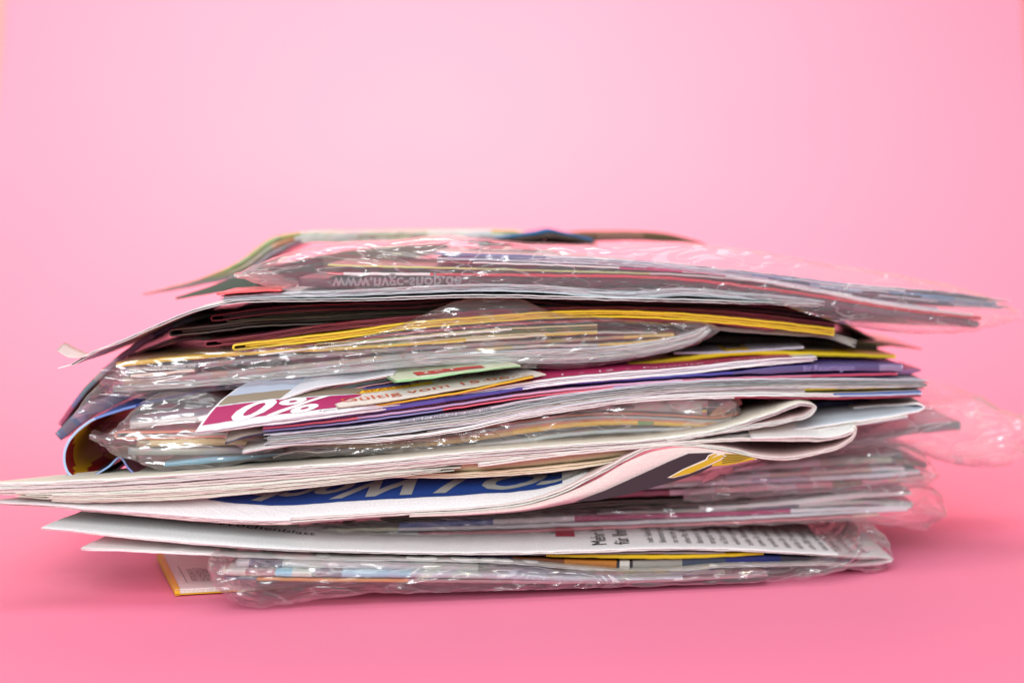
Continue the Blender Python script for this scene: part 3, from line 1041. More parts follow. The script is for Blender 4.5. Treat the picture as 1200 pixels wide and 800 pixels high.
# ------- F: magazines under the sale brochure
root, s = booklet('magazine', 'purple magazine with thin pink edges under the sale brochure', 'magazine',
                  [(308, 495, -.010, .006), (360, 489, -.008, .006), (450, 478, -.003, .005), (560, 463, -.002, .003), (650, 451, 0, .002), (760, 443, 0, 0), (860, 437), (960, 431), (1058, 431)],
                  [(308, 11), (420, 8), (600, 3.5), (760, 2.5), (870, 3), (905, 8), (1058, 8)],
                  [(0, (84, 82, 166)), (520, (70, 70, 150)), (860, (86, 78, 122)), (1030, (140, 128, 160))], top=PURPLE, mat=M_GLOSS, Y=-.001, depth=.18, rounded=False)
text_on(root, 'zu Müllers Bedauern', 0.0022, front_map(s, 362, 1.2, dyo=-.0004), (220, 220, 240), name='printed_line')
text_on(root, 'Ihr Reisemagazin', 0.004, front_map(s, 940, -3, dyo=-.0004), (150, 140, 190), name='printed_title')
booklet('leaflet', 'pink edged leaflet immediately below the purple magazine', 'leaflet',
        [(308, 502, -.008), (400, 492, -.004), (500, 479), (600, 464), (700, 453), (800, 446), (900, 442), (1052, 438)], 3, [(0, (226, 120, 134)), (420, (190, 160, 196)), (600, (210, 160, 184)), (800, (196, 110, 130)), (950, (190, 70, 96))], top=(150, 130, 190), group=G_MID, Y=-.001, depth=.17)
booklet('leaflet', 'thin lilac leaflet with a pink underside below the pink edged leaflet', 'leaflet',
        [(308, 505.5, -.008), (400, 496, -.004), (500, 483), (600, 468), (700, 456), (800, 448), (900, 444)], 2, [(0, (140, 140, 190)), (520, (226, 100, 120)), (720, (170, 150, 200))], group=G_MID, Y=-.001, depth=.17)
booklet('leaflet', 'crumpled violet leaflet tip at the right rim behind the purple magazine', 'leaflet',
        [(1040, 437), (1060, 436), (1080, 434)], [(1040, 5), (1066, 6), (1080, 2)], (150, 90, 140), mat=M_MAG, Y=.02, depth=.05, rounded=False)
root, L = wad('newspaper', 'thick grey white newspaper under the purple magazine with ragged page ends at the right', 'newspaper',
              [(309, 515, -.008, .002), (360, 511, -.005, .001), (430, 505), (500, 496), (560, 488), (620, 476), (700, 464), (780, 455), (860, 450), (960, 449), (1040, 449), (1088, 450)],
              [(308, 11), (430, 15), (600, 16), (800, 13), (1000, 12), (1088, 9)], 11,
              ((228, 228, 234), (214, 220, 224), (150, 158, 160), (180, 188, 188), (140, 150, 150), (206, 210, 210), (160, 168, 166), (214, 210, 204), (206, 200, 194)),
              top=(206, 206, 222), mat=M_PAGE, Y=-.002, depth=.18, seed=11.5, jit=9, gapf=.2)
text_on(root, 'Neues aus der Region und der ganzen Stadt', .0024, front_map(L[0], 470, -2, dyo=-.0006), (110, 116, 130), name='printed_line')
booklet('leaflet', 'grey beige leaflet under the thick ragged newspaper', 'leaflet',
        [(500, 506), (560, 496), (630, 482), (700, 471), (780, 462), (860, 458), (943, 458)], [(500, 2), (600, 3), (860, 6), (943, 6)], (176, 168, 166), bot=(196, 166, 60), mat=M_GLOSS, group=G_MID, Y=0, depth=.16, rounded=False)
booklet('leaflet', 'lemon yellow leaflet edge at the right between grey and blue ended leaflets', 'leaflet',
        [(935, 456), (1000, 454), (1067, 452)], 4.5, (222, 214, 50), group=G_MID, Y=.0, depth=.15)
booklet('leaflet', 'dark grey leaflet end sticking out right behind the lemon yellow one', 'leaflet',
        [(1000, 457), (1050, 455), (1082, 454)], 2, (80, 90, 110), group=G_MID, Y=.01, depth=.12)
root, L = wad('newspaper', 'long white folded paper with a blue right end below the lemon yellow leaflet', 'newspaper',
              [(284, 530, -.009, .004), (330, 522, -.007, .003), (400, 518), (470, 513), (540, 503), (600, 490), (660, 480), (720, 471), (790, 465), (880, 463), (980, 464), (1080, 461)],
              [(284, 4), (470, 5), (600, 6), (900, 8), (1080, 8)], 3, ([(0, WHITE), (975, (60, 104, 180))], [(0, WHITE), (985, (200, 216, 240))], [(0, WHITE), (860, (170, 70, 90))]), top=(226, 222, 216), bot=(120, 40, 50), mat=M_PAGE, Y=-.002, depth=.18, seed=14, jit=0)
booklet('flyer', 'grey brown flyer corner with a navy edge below the magenta corner', 'flyer',
        [(264, 520, -.012, .008), (285, 513, -.012, .008), (310, 508, -.008, .006), (400, 502, 0, 0)], 2.4, (40, 40, 66), top=(170, 158, 146), group=G_MID, Y=-.001, depth=.05, rd=.02, rounded=False)

# ================================================================== G: third sleeve with orange and yellow booklets
GY = 0.010
booklet('brochure', 'white brochure with small pale print, uppermost in the third sleeve at the left', 'brochure',
        [(152, 499, 0, .006), (200, 494, 0, .006), (270, 491, 0, .006), (400, 500), (560, 500), (640, 488)], [(152, 9), (300, 8), (640, 3)], (206, 210, 206), top=(176, 178, 196), mat=M_GLOSS, Y=GY + .004, depth=.17, rd=.02)
booklet('brochure', 'salmon orange folded brochure in the third sleeve', 'brochure',
        [(138, 510), (180, 510), (270, 508), (360, 512), (470, 514), (540, 508), (600, 499), (660, 491), (730, 488), (800, 491), (850, 492), (866, 488)], 2.2, ORANGE, top=ORANGE, hp=7, n=1, pagecol=(186, 190, 186), Y=GY, depth=.17)
booklet('brochure', 'ochre yellow brochure with a green patch below the orange one in the third sleeve', 'brochure',
        [(160, 520), (230, 518), (300, 518), (400, 522), (480, 522), (560, 513), (620, 504), (680, 497), (740, 495), (800, 497), (846, 498)], [(160, 9), (300, 8), (480, 6), (640, 7), (846, 6)],
        [(0, (150, 140, 100)), (175, (206, 180, 110)), (300, (180, 150, 90)), (500, (214, 160, 60)), (600, (236, 186, 20)), (749, (96, 150, 60)), (768, (236, 186, 20))], mat=M_GLOSS, Y=GY, depth=.17)
booklet('brochure', 'grey teal brochure near the bottom of the third sleeve', 'brochure',
        [(150, 529), (230, 529), (320, 527), (440, 529), (520, 526), (600, 518), (680, 508), (760, 504), (840, 502)], [(150, 9), (320, 7), (600, 5), (840, 4)],
        [(0, (140, 150, 144)), (330, (90, 84, 76)), (480, (120, 120, 110)), (560, (196, 206, 210)), (700, (206, 216, 226))], mat=M_MAG, Y=GY, depth=.17)
booklet('leaflet', 'sky blue leaflet, lowest at the left of the third sleeve', 'leaflet',
        [(192, 545), (230, 541), (290, 536), (345, 530)], [(192, 5), (240, 7), (345, 3)], (120, 186, 214), mat=M_GLOSS, Y=GY - .002, depth=.15)
root, s = booklet('brochure', 'pale grey brochure face with a dark dash showing at the right of the third sleeve', 'brochure',
                  [(590, 487), (640, 479), (700, 474), (760, 473), (829, 477)], [(590, 5), (660, 13), (760, 18), (829, 20)], (198, 196, 190), mat=M_GLOSS, Y=GY + .003, depth=.15, rounded=False)
vs = [P(x, y, lerp_list(YAW, x) + GY + .0022) for x, y in ((715, 475), (744, 476), (743, 479), (715, 478.5))]
mesh_obj('printed_dash', vs, [(0, 1, 2, 3)], ink((96, 92, 92)), root, smooth=False)
for k, c in enumerate([(170, 40, 60), (40, 40, 50), (226, 190, 40), (196, 80, 120)]):
    vs = [P(x, y, lerp_list(YAW, x) + GY + .0022) for x, y in ((823, 474 + 3 * k), (828, 474 + 3 * k), (828, 477 + 3 * k), (823, 477 + 3 * k))]
    mesh_obj('colour_bar', vs, [(0, 1, 2, 3)], ink(c), root, smooth=False)
booklet('leaflet', 'orange and crimson leaflet bent up at the right end of the third sleeve', 'leaflet',
        [(832, 496), (842, 484), (856, 474), (868, 468)], 12, [(0, (214, 120, 90)), (848, (190, 60, 84))], mat=M_MAG, Y=GY + .006, depth=.08, rounded=False)
for (a, b_) in (((318, 533), (340, 529)), ((366, 529), (384, 528))):
    pass
root, L = wad('leaflet', 'tiny white paper curls poking out under the third sleeve', 'leaflet',
              [(320, 536), (335, 531), (352, 528), (372, 530), (392, 528)], 2, 1, (214, 206, 196), Y=.004, depth=.03, jit=0)
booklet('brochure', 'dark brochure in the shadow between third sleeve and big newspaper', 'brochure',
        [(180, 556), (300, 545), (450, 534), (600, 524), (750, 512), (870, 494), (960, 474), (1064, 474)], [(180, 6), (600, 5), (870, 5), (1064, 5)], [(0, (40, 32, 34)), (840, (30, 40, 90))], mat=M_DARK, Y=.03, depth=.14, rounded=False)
sleeve('hazy sleeve with a crumpled pointed left end around the orange brochures',
       [(106, 511), (122, 512), (138, 497), (155, 482), (172, 468), (195, 460), (240, 462), (300, 478), (400, 500), (520, 500), (600, 486), (680, 470), (760, 464), (820, 461), (850, 458), (868, 478)],
       [(106, 512), (118, 524), (140, 537), (165, 542), (190, 550), (225, 549), (300, 541), (400, 534), (520, 530), (600, 524), (700, 512), (780, 507), (830, 505), (852, 498), (868, 482)],
       Y=GY - .004, depth=.15, mat=M_FILM_HAZY, amp=1.2, ends=(1.6, .8), seed=5.5, bulge=.004)

# ================================================================== H: rolled magazine at the left


def roll_top(px, dy):
    v = math.hypot((dy - .05) * .5, (px - 125) * .0006)
    return (226, 170, 6) if .010 < v < .017 or (v > .026 and v < .034) else (156, 22, 16)


RC = [(300, 449), (240, 458), (190, 468), (140, 481), (105, 494), (84, 512), (75, 534), (80, 554), (96, 563), (120, 561)]
s = Sheet(RC, 3.2, depth=.2, Y=.012)
root = thing('magazine', 'rolled up magazine with blue outside and red and yellow inside at the left', 'magazine', s.center())
s.build('cover', M_PAGE, root, [(0, (170, 196, 226)), (110, (110, 140, 200)), (160, (40, 64, 140)), (230, (30, 30, 60))], top=roll_top, bot=(60, 96, 180))
s = Sheet([(97, 562), (112, 556), (128, 546), (140, 536), (150, 548), (165, 560), (185, 562)], 2.4, depth=.1, Y=.014)
s.build('page', M_MAG, root, [(0, (120, 150, 200)), (138, (110, 130, 190)), (170, (120, 40, 50))], bot=(24, 28, 60), top=(24, 28, 60))

# ================================================================== N: big folded newspaper
N1 = [(-25, 570), (60, 568), (140, 564), (220, 559), (300, 553), (420, 545), (560, 532), (680, 523), (780, 515), (850, 503), (905, 485), (945, 474), (955, 477), (950, 484), (925, 492), (880, 500), (830, 508), (780, 516)]
s = Sheet(N1, 6, Y=-.012)
root = thing('newspaper', 'big white newspaper section with a rounded fold at its right, above the blue titled page', 'newspaper', s.center())
leaves(root, N1, [(-25, 8), (300, 9), (700, 7), (870, 5.5), (960, 4.5)], 4, M_NEWS, ((232, 235, 230), (216, 218, 210), (212, 212, 206), (222, 220, 216)), top=CREAM, bot=(226, 208, 204), Y=-.012, depth=.2, skew=[(-25, 1.1), (150, .75), (450, 0)], seed=21, jit=0, gapf=.15, step=3)
N1B = [(-25, 577), (60, 576), (140, 573), (220, 569), (300, 563), (420, 553), (520, 543), (640, 533), (740, 525), (800, 520)]
root2, L = wad('newspaper', 'newspaper section with pinkish page edges directly under the round folded one', 'newspaper',
               N1B, [(-25, 6), (300, 8), (560, 7), (800, 3)], 3, ((212, 204, 198), (218, 212, 204), (210, 200, 194)), mat=M_NEWS, Y=-.011, depth=.2, skew=[(-25, 1.1), (150, .75), (450, 0)], seed=22, jit=0, gapf=.15)
# sheets folded at the right under the round fold
leaf = Sheet([(800, 517, 0, 0), (860, 511, 0, .001), (920, 505, 0, .004), (1000, 494, 0, .006), (1060, 485, 0, .006), (1080, 480, 0, .005), (1084, 477, 0, .003), (1078, 473.5, 0, 0), (1060, 474, .01, 0), (1000, 478, .02, 0)], [(800, 2), (1090, 2.2)], depth=.12, Y=-.004, rd=.03)
root3 = thing('newspaper', 'bluish white newspaper section folded at the far right, below the blue ended paper', 'newspaper', leaf.center())
leaf.build('outer_sheet', M_NEWS, root3, WHITE, top=(206, 216, 224), bot=(226, 222, 216))
leaves(root3, [(850, 516, 0, 0), (920, 509, 0, 0), (1000, 498, 0, 0), (1064, 488, 0, 0)], 5, 3, M_NEWS, (NEWS, WHITE, (190, 190, 196)), Y=-.005, depth=.12, seed=23, jit=9)

N2 = [(560, 545), (660, 532), (740, 524), (800, 519), (870, 515), (930, 515), (975, 513), (997, 506), (1002, 500), (1001, 510), (990, 520), (960, 530), (920, 537), (890, 535), (860, 528), (820, 522), (790, 521), (760, 525), (735, 536), (712, 549),
      (690, 560), (660, 575), (620, 588), (560, 596), (480, 601), (400, 606), (340, 610)]
N2r = []
for (x, y) in N2:
    N2r.append((x, y, 0, 0))
s = Sheet(N2, 4, Y=-.012)
root4 = thing('newspaper', 'newspaper folded round at the right that swoops down past the yellow striped emblem', 'newspaper', s.center())
leaves(root4, N2r, [(340, 4), (600, 5), (1002, 4.5)], 2, M_NEWS, ((226, 226, 216), (222, 216, 210)), top=(222, 220, 216), bot=(230, 212, 208), Y=-.012, depth=.12, seed=24, jit=0, gapf=.15, step=3)
leaf = Sheet([(880, 514, 0, .006), (940, 512, 0, .007), (985, 510, 0, .0065), (1001, 503, 0, .003)], 1.5, depth=.05, Y=-.013, rd=.02)
leaf.build('flap', M_NEWS, root4, WHITE, top=(222, 222, 220))


def loft(name, top, bot, Ya, mat, parent, colf, th=.0006, nv=8, bulge=.004, loc=None):
    T, B = spline(top, 4), spline(bot, 4)
    n = max(len(T), len(B))

    def rs(A):
        q = np.linspace(0, len(A) - 1, n)
        k = np.minimum(q.astype(int), len(A) - 2)
        f = (q - k)[:, None]
        return A[k] * (1 - f) + A[k + 1] * f
    T, B = rs(T), rs(B)
    vs, uvs = [], []
    for side in (0, 1):
        for i in range(n):
            for j in range(nv + 1):
                w = j / nv
                q = T[i] * (1 - w) + B[i] * w
                p = P(q[0], q[1], lerp_list(YAW, q[0]) + Ya + q[2])
                p.y += side * th - bulge * math.sin(math.pi * w)
                vs.append(p)
                uvs.append((p.x, p.z))
    fs, cols = [], []
    m = nv + 1
    o2 = n * m
    for i in range(n - 1):
        for j in range(nv):
            a = i * m + j
            c = lin(colf(i / (n - 1), (j + .5) / nv, (T[i, 0] + B[i, 0]) / 2))
            fs.append((a, a + 1, a + m + 1, a + m))
            cols.append(c)
            fs.append((o2 + a, o2 + a + m, o2 + a + m + 1, o2 + a + 1))
            cols.append(c)
        a = i * m
        fs.append((a, a + m, o2 + a + m, o2 + a))
        cols.append(c)
        fs.append((a + nv, o2 + a + nv, o2 + a + m + nv, a + m + nv))
        cols.append(c)
    return mesh_obj(name, vs, fs, mat, parent, cols, uvs, loc=loc), (T, B, n)


flT = [(480, 603), (560, 598), (620, 591), (665, 577), (700, 561), (735, 541), (765, 529), (800, 524), (850, 529), (886, 537)]
flB = [(480, 605.5), (560, 603), (620, 598), (670, 589), (710, 583), (740, 575), (780, 563), (820, 553), (860, 545), (888, 538)]
loft('front_flap', flT, flB, -.0145, M_NEWS, root4, lambda t, w, px: (216, 194, 190), bulge=.0025)


def flat(parent, name, pts, rgb, Ya, ymul=1.0):
    vs = [P(x, y, lerp_list(YAW, x) + Ya) for x, y in pts]
    return mesh_obj(name, vs, [tuple(range(len(vs)))], ink(rgb), parent, smooth=False)


def strip(parent, name, a, b, rgb, Ya):
    n = len(a)
    vs = [P(x, y, lerp_list(YAW, x) + Ya) for x, y in a] + [P(x, y, lerp_list(YAW, x) + Ya) for x, y in b]
    fs = [(i, i + 1, n + i + 1, n + i) for i in range(n - 1)]
    return mesh_obj(name, vs, fs, ink(rgb), parent, smooth=False)


FY = -.0185
strip(root4, 'printed_dark_band', [(672, 588), (710, 574), (750, 556), (785, 540), (807, 531), (835, 530)], [(700, 586), (740, 578), (775, 568), (800, 561), (822, 553), (846, 540)], (46, 36, 42), FY)
# emblem: interlaced ribbon in front of yellow stripes
strip(root4, 'emblem_yellow_field', [(838, 534), (850, 531), (866, 532), (886, 537)], [(834, 546), (850, 545), (866, 542), (886, 537.5)], (190, 160, 20), FY - .0003)
for k in range(5):
    strip(root4, 'emblem_stripe', [(846, 532.6 + 2.4 * k), (862, 532 + 2.0 * k), (880 - 3 * k, 535.3 + 1.1 * k)], [(846, 533.4 + 2.4 * k), (862, 532.8 + 2.0 * k), (880 - 3 * k, 535.9 + 1.1 * k)], (70, 56, 40), FY - .0006)
strip(root4, 'emblem_outline', [(782, 559.5), (800, 549.5), (822, 540), (838, 533.0), (846, 531)], [(790, 559.5), (808, 555), (832, 545), (846, 538), (852, 533)], (222, 216, 200), FY - .0006)
strip(root4, 'emblem_ribbon', [(786, 558.5), (802, 550.0), (824, 541), (839, 534.6), (846, 532.6)], [(789, 558.8), (810, 554), (830, 544.5), (843, 538), (849, 534.0)], (190, 160, 20), FY - .0009)
strip(root4, 'emblem_ribbon', [(829, 538), (833, 533), (838, 531.4)], [(832, 538.4), (836, 534.6), (841, 532.4)], (190, 160, 20), FY - .0008)
strip(root4, 'emblem_outline', [(826, 539), (830, 533), (836, 530.6)], [(827.2, 539.4), (831.2, 534), (837, 531.6)], (222, 216, 200), FY - .0008)

# lower left sections
root5, L = wad('newspaper', 'cream newspaper section with stepped torn page ends at the left', 'newspaper',
               [(18, 580), (80, 583), (160, 581), (240, 577), (320, 570), (400, 562), (470, 555), (540, 549)], [(18, 5), (80, 11), (240, 13), (400, 10), (540, 3)], 6,
               ((224, 224, 212), (218, 218, 208), (210, 210, 194), (226, 227, 214), (208, 208, 192), (222, 222, 208)), mat=M_NEWS, Y=-.012, depth=.2, skew=[(-25, 1.1), (150, .75), (450, 0)], seed=25, jit=70, gapf=.18)
root6, L = wad('newspaper', 'yellowish newspaper section bulging above the blue page in the middle', 'newspaper',
               [(395, 561), (460, 558), (540, 557), (600, 554), (660, 548), (710, 541), (744, 533)], [(395, 3), (540, 6), (660, 8), (744, 3)], 3, ((222, 212, 180), (214, 204, 170), (226, 218, 196)), top=(206, 194, 160), mat=M_NEWS, Y=-.006, depth=.16, seed=26, jit=20, gapf=.15)
leaf = Sheet([(440, 551, 0, 0), (540, 546, 0, 0), (640, 538, 0, 0), (740, 528, 0, 0)], [(440, 4), (560, 12), (740, 10)], depth=.1, Y=-.002, rounded=False) if False else Sheet([(440, 551), (540, 546), (640, 539), (740, 529)], [(440, 4), (560, 14), (740, 8)], depth=.1, Y=-.003)
leaf.build('inner_sheet', M_NEWS, root6, (214, 202, 166), rounded=True)

NB = [(-25, 589, 0, 0), (60, 593, 0, .002), (120, 598, 0, .005), (200, 605, 0, .012), (260, 610, 0, .016), (320, 612, 0, .018), (400, 607, 0, .019), (480, 601, 0, .019), (560, 596, 0, .018), (640, 583, 0, .012), (690, 562, 0, .005)]
s = Sheet(NB, 3, Y=-.01)
root7 = thing('newspaper', 'white newspaper with a blue title band and white upside down letters in the lower pile', 'newspaper', s.center())
NL = leaves(root7, NB, [(-25, 3), (200, 6), (320, 6), (480, 5), (690, 3)], 3, M_NEWS, (WHITE, (222, 218, 214), (216, 196, 192)), top=(228, 228, 228), bot=(90, 84, 84), Y=-.010, depth=.2, skew=[(-25, 1.1), (150, .75), (450, 0)],  rd=.022, seed=27, jit=0, gapf=.12)
nb = NL[0]


def band(parent, sheet, edge, dy1, rgb, name, lift=.0003, n=90):
    """a printed band whose near rim follows edge [(px, dy)]"""
    vs, fs = [], []
    x0, x1 = edge[0][0], edge[-1][0]
    nv = 14
    for a in range(n + 1):
        px = x0 + (x1 - x0) * a / n
        d0 = lerp_list(edge, px)
        i = np.interp(px, sheet.px, np.arange(sheet.n))
        for b in range(nv + 1):
            p = sheet.pos(i, d0 + (dy1 - d0) * (b / nv) ** 1.6, 1)
            p.z += lift
            vs.append(p)
    for a in range(n):
        for b in range(nv):
            q = a * (nv + 1) + b
            fs.append((q, q + nv + 1, q + nv + 2, q + 1))
    return mesh_obj(name, vs, fs, ink(rgb), parent)


band(root7, nb, [(222, .011), (260, .0085), (320, .0075), (480, .0065), (560, .0070), (660, .006)], .08, (15, 54, 120), 'printed_blue_band')
NBI = np.arange(nb.n)


def title_map(x, y):
    # rotated half a turn: the tops of the letters face the viewer
    px = 720 - x / PXM * 1.0
    i = float(np.interp(px, nb.px, NBI))
    edge = lerp_list([(222, .0105), (320, .0078), (480, .0068), (560, .0073), (660, .0065)], px)
    p = nb.pos(i, edge + (.0142 - y * .5), 1)
    p.z += .0006
    return p


text_on(root7, 'CO I Woche', 0.036, title_map, (138, 140, 136), name='printed_title_letters', shear=.5, cuts=3, bold=.0011)

# ================================================================== P: two sleeves of brochures, right behind the newspaper
PYAW = [(250, 0.005), (400, .012), (700, .045), (900, .062), (1000, .075), (1200, .10)]
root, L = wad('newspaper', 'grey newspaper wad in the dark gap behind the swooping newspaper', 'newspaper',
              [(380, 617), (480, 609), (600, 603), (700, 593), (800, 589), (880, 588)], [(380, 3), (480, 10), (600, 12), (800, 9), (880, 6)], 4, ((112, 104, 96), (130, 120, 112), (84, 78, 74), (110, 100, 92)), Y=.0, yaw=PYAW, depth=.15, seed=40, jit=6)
root, s = booklet('brochure', 'red and white patched brochure in the fourth sleeve behind the newspaper flap', 'brochure',
                  [(640, 586), (720, 580), (800, 577), (880, 573), (960, 569), (1030, 565), (1084, 560)], [(640, 8), (1084, 7)],
                  [(0, (140, 60, 74)), (760, (150, 40, 50)), (784, (200, 130, 150)), (840, (190, 50, 80)), (900, (206, 150, 170)), (935, (190, 50, 60)), (975, (120, 90, 40)), (1010, (190, 50, 70)), (1060, (216, 40, 60))], mat=M_MAG, Y=.0, yaw=PYAW, depth=.14)
booklet('brochure', 'violet and silver brochure above the red patched one in the fourth sleeve', 'brochure',
        [(740, 572), (820, 567), (900, 563), (980, 560), (1040, 557), (1078, 553)], [(740, 6), (1078, 6)],
        [(0, (150, 130, 136)), (790, (200, 186, 200)), (880, (130, 100, 150)), (950, (206, 212, 222)), (1030, (216, 218, 226))], mat=M_MAG, Y=.0, yaw=PYAW, depth=.14)
booklet('brochure', 'brown and silver brochure near the top of the fourth sleeve', 'brochure',
        [(850, 560), (930, 556), (1010, 551), (1060, 549)], [(850, 5), (1060, 5)], [(0, (200, 206, 206)), (905, (196, 130, 100)), (1020, (190, 200, 214))], mat=M_MAG, Y=.003, yaw=PYAW, depth=.14)
booklet('magazine', 'grey magazine with a green stripe, topmost in the fourth sleeve', 'magazine',
        [(860, 551), (930, 545), (1000, 540), (1060, 541), (1086, 546)], [(860, 6), (1000, 10), (1086, 6)], [(0, (190, 196, 196)), (960, (120, 150, 100)), (1045, (84, 84, 84))], mat=M_MAG, Y=.006, yaw=PYAW, depth=.14)
booklet('magazine', 'dark grey magazine end wrapped in the loose film wing at the right', 'magazine',
        [(960, 529), (1030, 514), (1080, 503), (1126, 499)], [(960, 10), (1060, 8), (1090, 13), (1126, 11)], [(0, (190, 180, 170)), (1050, (150, 140, 140)), (1078, (52, 48, 54))], mat=M_MAG, Y=.02, yaw=PYAW, depth=.1)
wad('brochure', 'silvery filler sheets added behind the green striped magazine, standing in for crinkled film', 'brochure',
    [(820, 570), (890, 560), (960, 549), (1020, 540), (1058, 536)], [(820, 8), (1000, 18), (1058, 12)], 4,
    ((206, 212, 216), (176, 184, 190), (220, 222, 224), (150, 156, 160)), mat=M_GLOSS, Y=.014, yaw=PYAW, depth=.1, seed=77, jit=20)  # added filler, pale colours standing in for silvery crinkles on the film
sleeve('crinkled sleeve right of the yellow emblem, below the loose film wing',
       [(800, 574), (850, 556), (900, 545), (960, 533), (1010, 528), (1060, 524), (1090, 540), (1102, 556)],
       [(800, 588), (850, 585), (900, 582), (960, 578), (1020, 574), (1060, 572), (1090, 566), (1102, 557)],
       Y=-.005, yaw=PYAW, depth=.13, mat=M_FILM_HAZY, amp=1.3, ends=(.2, 1.2), seed=8.8)
sleeve('loose wing of clear film flaring out at the right side of the pile',
       [(950, 525), (1000, 508), (1050, 488), (1085, 472), (1120, 466), (1150, 466), (1175, 482), (1204, 492)],
       [(950, 535), (1000, 528), (1050, 522), (1090, 535), (1130, 546), (1165, 547), (1190, 540), (1206, 528)],
       Y=.004, yaw=PYAW, depth=.10, mat=M_FILM_MILKY, amp=1.6, ends=(0, 1.0), seed=12.4, bulge=.008)
# fifth sleeve
booklet('brochure', 'white brochure sheet bent at the upper right in the fifth sleeve', 'brochure',
        [(820, 596), (880, 593), (940, 588), (1000, 581), (1068, 578)], [(820, 5), (1000, 9), (1068, 4)], (206, 200, 198), mat=M_GLOSS, Y=.0, yaw=PYAW, depth=.13)
booklet('brochure', 'black and grey brochure under the bent white one in the fifth sleeve', 'brochure',
        [(700, 603), (780, 600), (860, 597), (940, 592), (1010, 589), (1070, 591)], [(700, 4), (940, 6), (1070, 5)], [(0, (110, 96, 92)), (855, (56, 50, 52)), (935, (120, 110, 108))], mat=M_MAG, Y=.0, yaw=PYAW, depth=.13)
booklet('brochure', 'brochure with blue, white and magenta spine stretches in the fifth sleeve', 'brochure',
        [(468, 616), (540, 613), (620, 610), (700, 607), (800, 604), (900, 600), (980, 597), (1068, 594)], [(468, 6), (700, 7), (1068, 4)],
        [(0, (40, 84, 160)), (578, (206, 208, 210)), (672, (170, 20, 98)), (925, (206, 206, 214))], mat=M_GLOSS, Y=-.002, yaw=PYAW, depth=.14)
booklet('leaflet', 'silver white leaflet under the magenta spine in the fifth sleeve', 'leaflet',
        [(368, 622), (470, 620), (600, 617), (720, 613), (820, 609), (930, 604), (1000, 600), (1064, 597)], [(368, 4), (600, 5), (1064, 4)], [(0, (170, 176, 120)), (468, (200, 204, 212)), (1000, (206, 210, 220))], mat=M_GLOSS, Y=-.002, yaw=PYAW, depth=.14)
booklet('leaflet', 'red and white spined leaflet, lowest in the fifth sleeve', 'leaflet',
        [(368, 629), (470, 627), (600, 623), (720, 618), (820, 614), (930, 609), (1030, 603)], 3.4, [(0, RED), (390, WHITE), (488, RED), (1000, (226, 130, 110))], mat=M_GLOSS, Y=-.002, yaw=PYAW, depth=.14)
booklet('flyer', 'small gold and red flyer corner in the crumpled left end of the fifth sleeve', 'flyer',
        [(318, 633), (340, 631), (346, 630)], 4, [(0, (226, 210, 170)), (332, (196, 140, 30)), (342, (120, 30, 30))], mat=M_GLOSS, Y=.0, yaw=PYAW, depth=.06)
sleeve('long sleeve crumpled at both ends, on the lowest newspaper',
       [(291, 618), (320, 618), (380, 614), (460, 611), (560, 605), (680, 598), (800, 592), (900, 584), (980, 574), (1040, 566), (1080, 568), (1104, 582), (1109, 596)],
       [(291, 621), (304, 634), (330, 637), (380, 633), (480, 631), (600, 627), (720, 623), (820, 618), (930, 613), (1000, 610), (1050, 616), (1085, 620), (1109, 600)],
       Y=-.006, yaw=PYAW, depth=.13, mat=M_FILM, amp=1.3, ends=(1.0, 1.8), seed=3.7, bulge=.003)

# ================================================================== Q: the lowest newspaper
QC = [(48, 619, 0, .004), (100, 624, 0, .006), (180, 632, 0, .008), (260, 639, 0, .008), (340, 644, 0, .005), (440, 647, 0, .002), (560, 648, 0, .002), (680, 646, 0, .002), (780, 643, 0, .002), (860, 644, 0, 0), (950, 649, 0, 0), (1010, 653, 0, 0),
      (1040, 654, 0, 0), (1046, 655.5, 0, 0), (1038, 658, 0, 0), (1012, 662, 0, 0), (960, 661, 0, 0), (900, 662, 0, 0), (840, 664, 0, 0), (780, 669, 0, 0), (740, 670, 0, 0), (680, 666, 0, 0), (600, 659, 0, 0), (500, 656, 0, 0), (400, 655, 0, 0), (280, 651, 0, 0), (180, 646, 0, .001), (95, 643, 0, .003)]
s = Sheet(QC, 3, Y=-.01)
root = thing('newspaper', 'folded newspaper with columns of small print, lowest newspaper of the pile', 'newspaper', s.center())
QL = leaves(root, QC, [(48, 3), (500, 3.6), (1046, 3.6)], 2, M_NEWS, (WHITE, (222, 216, 212)), top=(244, 243, 242), bot=(226, 222, 218), Y=-.010, depth=.2, skew=[(48, .35), (400, 0)], seed=51, jit=0, gapf=.08, rd=.03, name='page', step=4)
q = QL[0]
qi = np.arange(q.n)
half = int(np.argmax(q.px))
q.lim = half
lines = ['mehr Selbst', 'Bekannte an', 'ter mit dem', 'sehen Platz', 'Betrieb und', 'tet app als', 'nd. Die par', 'verdient so', 'te lieben', 'kommen. Ein', 'ten werden', 'können. Der', 'sind über 20', 'schon 2000', 'kunst sein',
         'Die gesamte', 'in Sommer', 'gut belegt', 'Rathaus am', 'Kunden und', 'Samstag ab']


def q_map(px0, dy0, k=1.0, w=1.0):
    def fn(x, y):
        px = px0 + (y * w) / PXM * -1.0
        i = float(np.interp(px, q.px[:half], qi[:half]))
        p = q.pos(i, dy0 + x * k, 1)
        p.z += .0004
        return p
    return fn


def q_map2(px0, dy0, k=1.0, w=1.0):
    # reads away from the viewer: letters lie on their side
    def fn(x, y):
        px = px0 - (y * w) / PXM
        i = float(np.interp(px, q.px[:half], qi[:half]))
        p = q.pos(i, dy0 + x * k, 1)
        p.z += .0004
        return p
    return fn


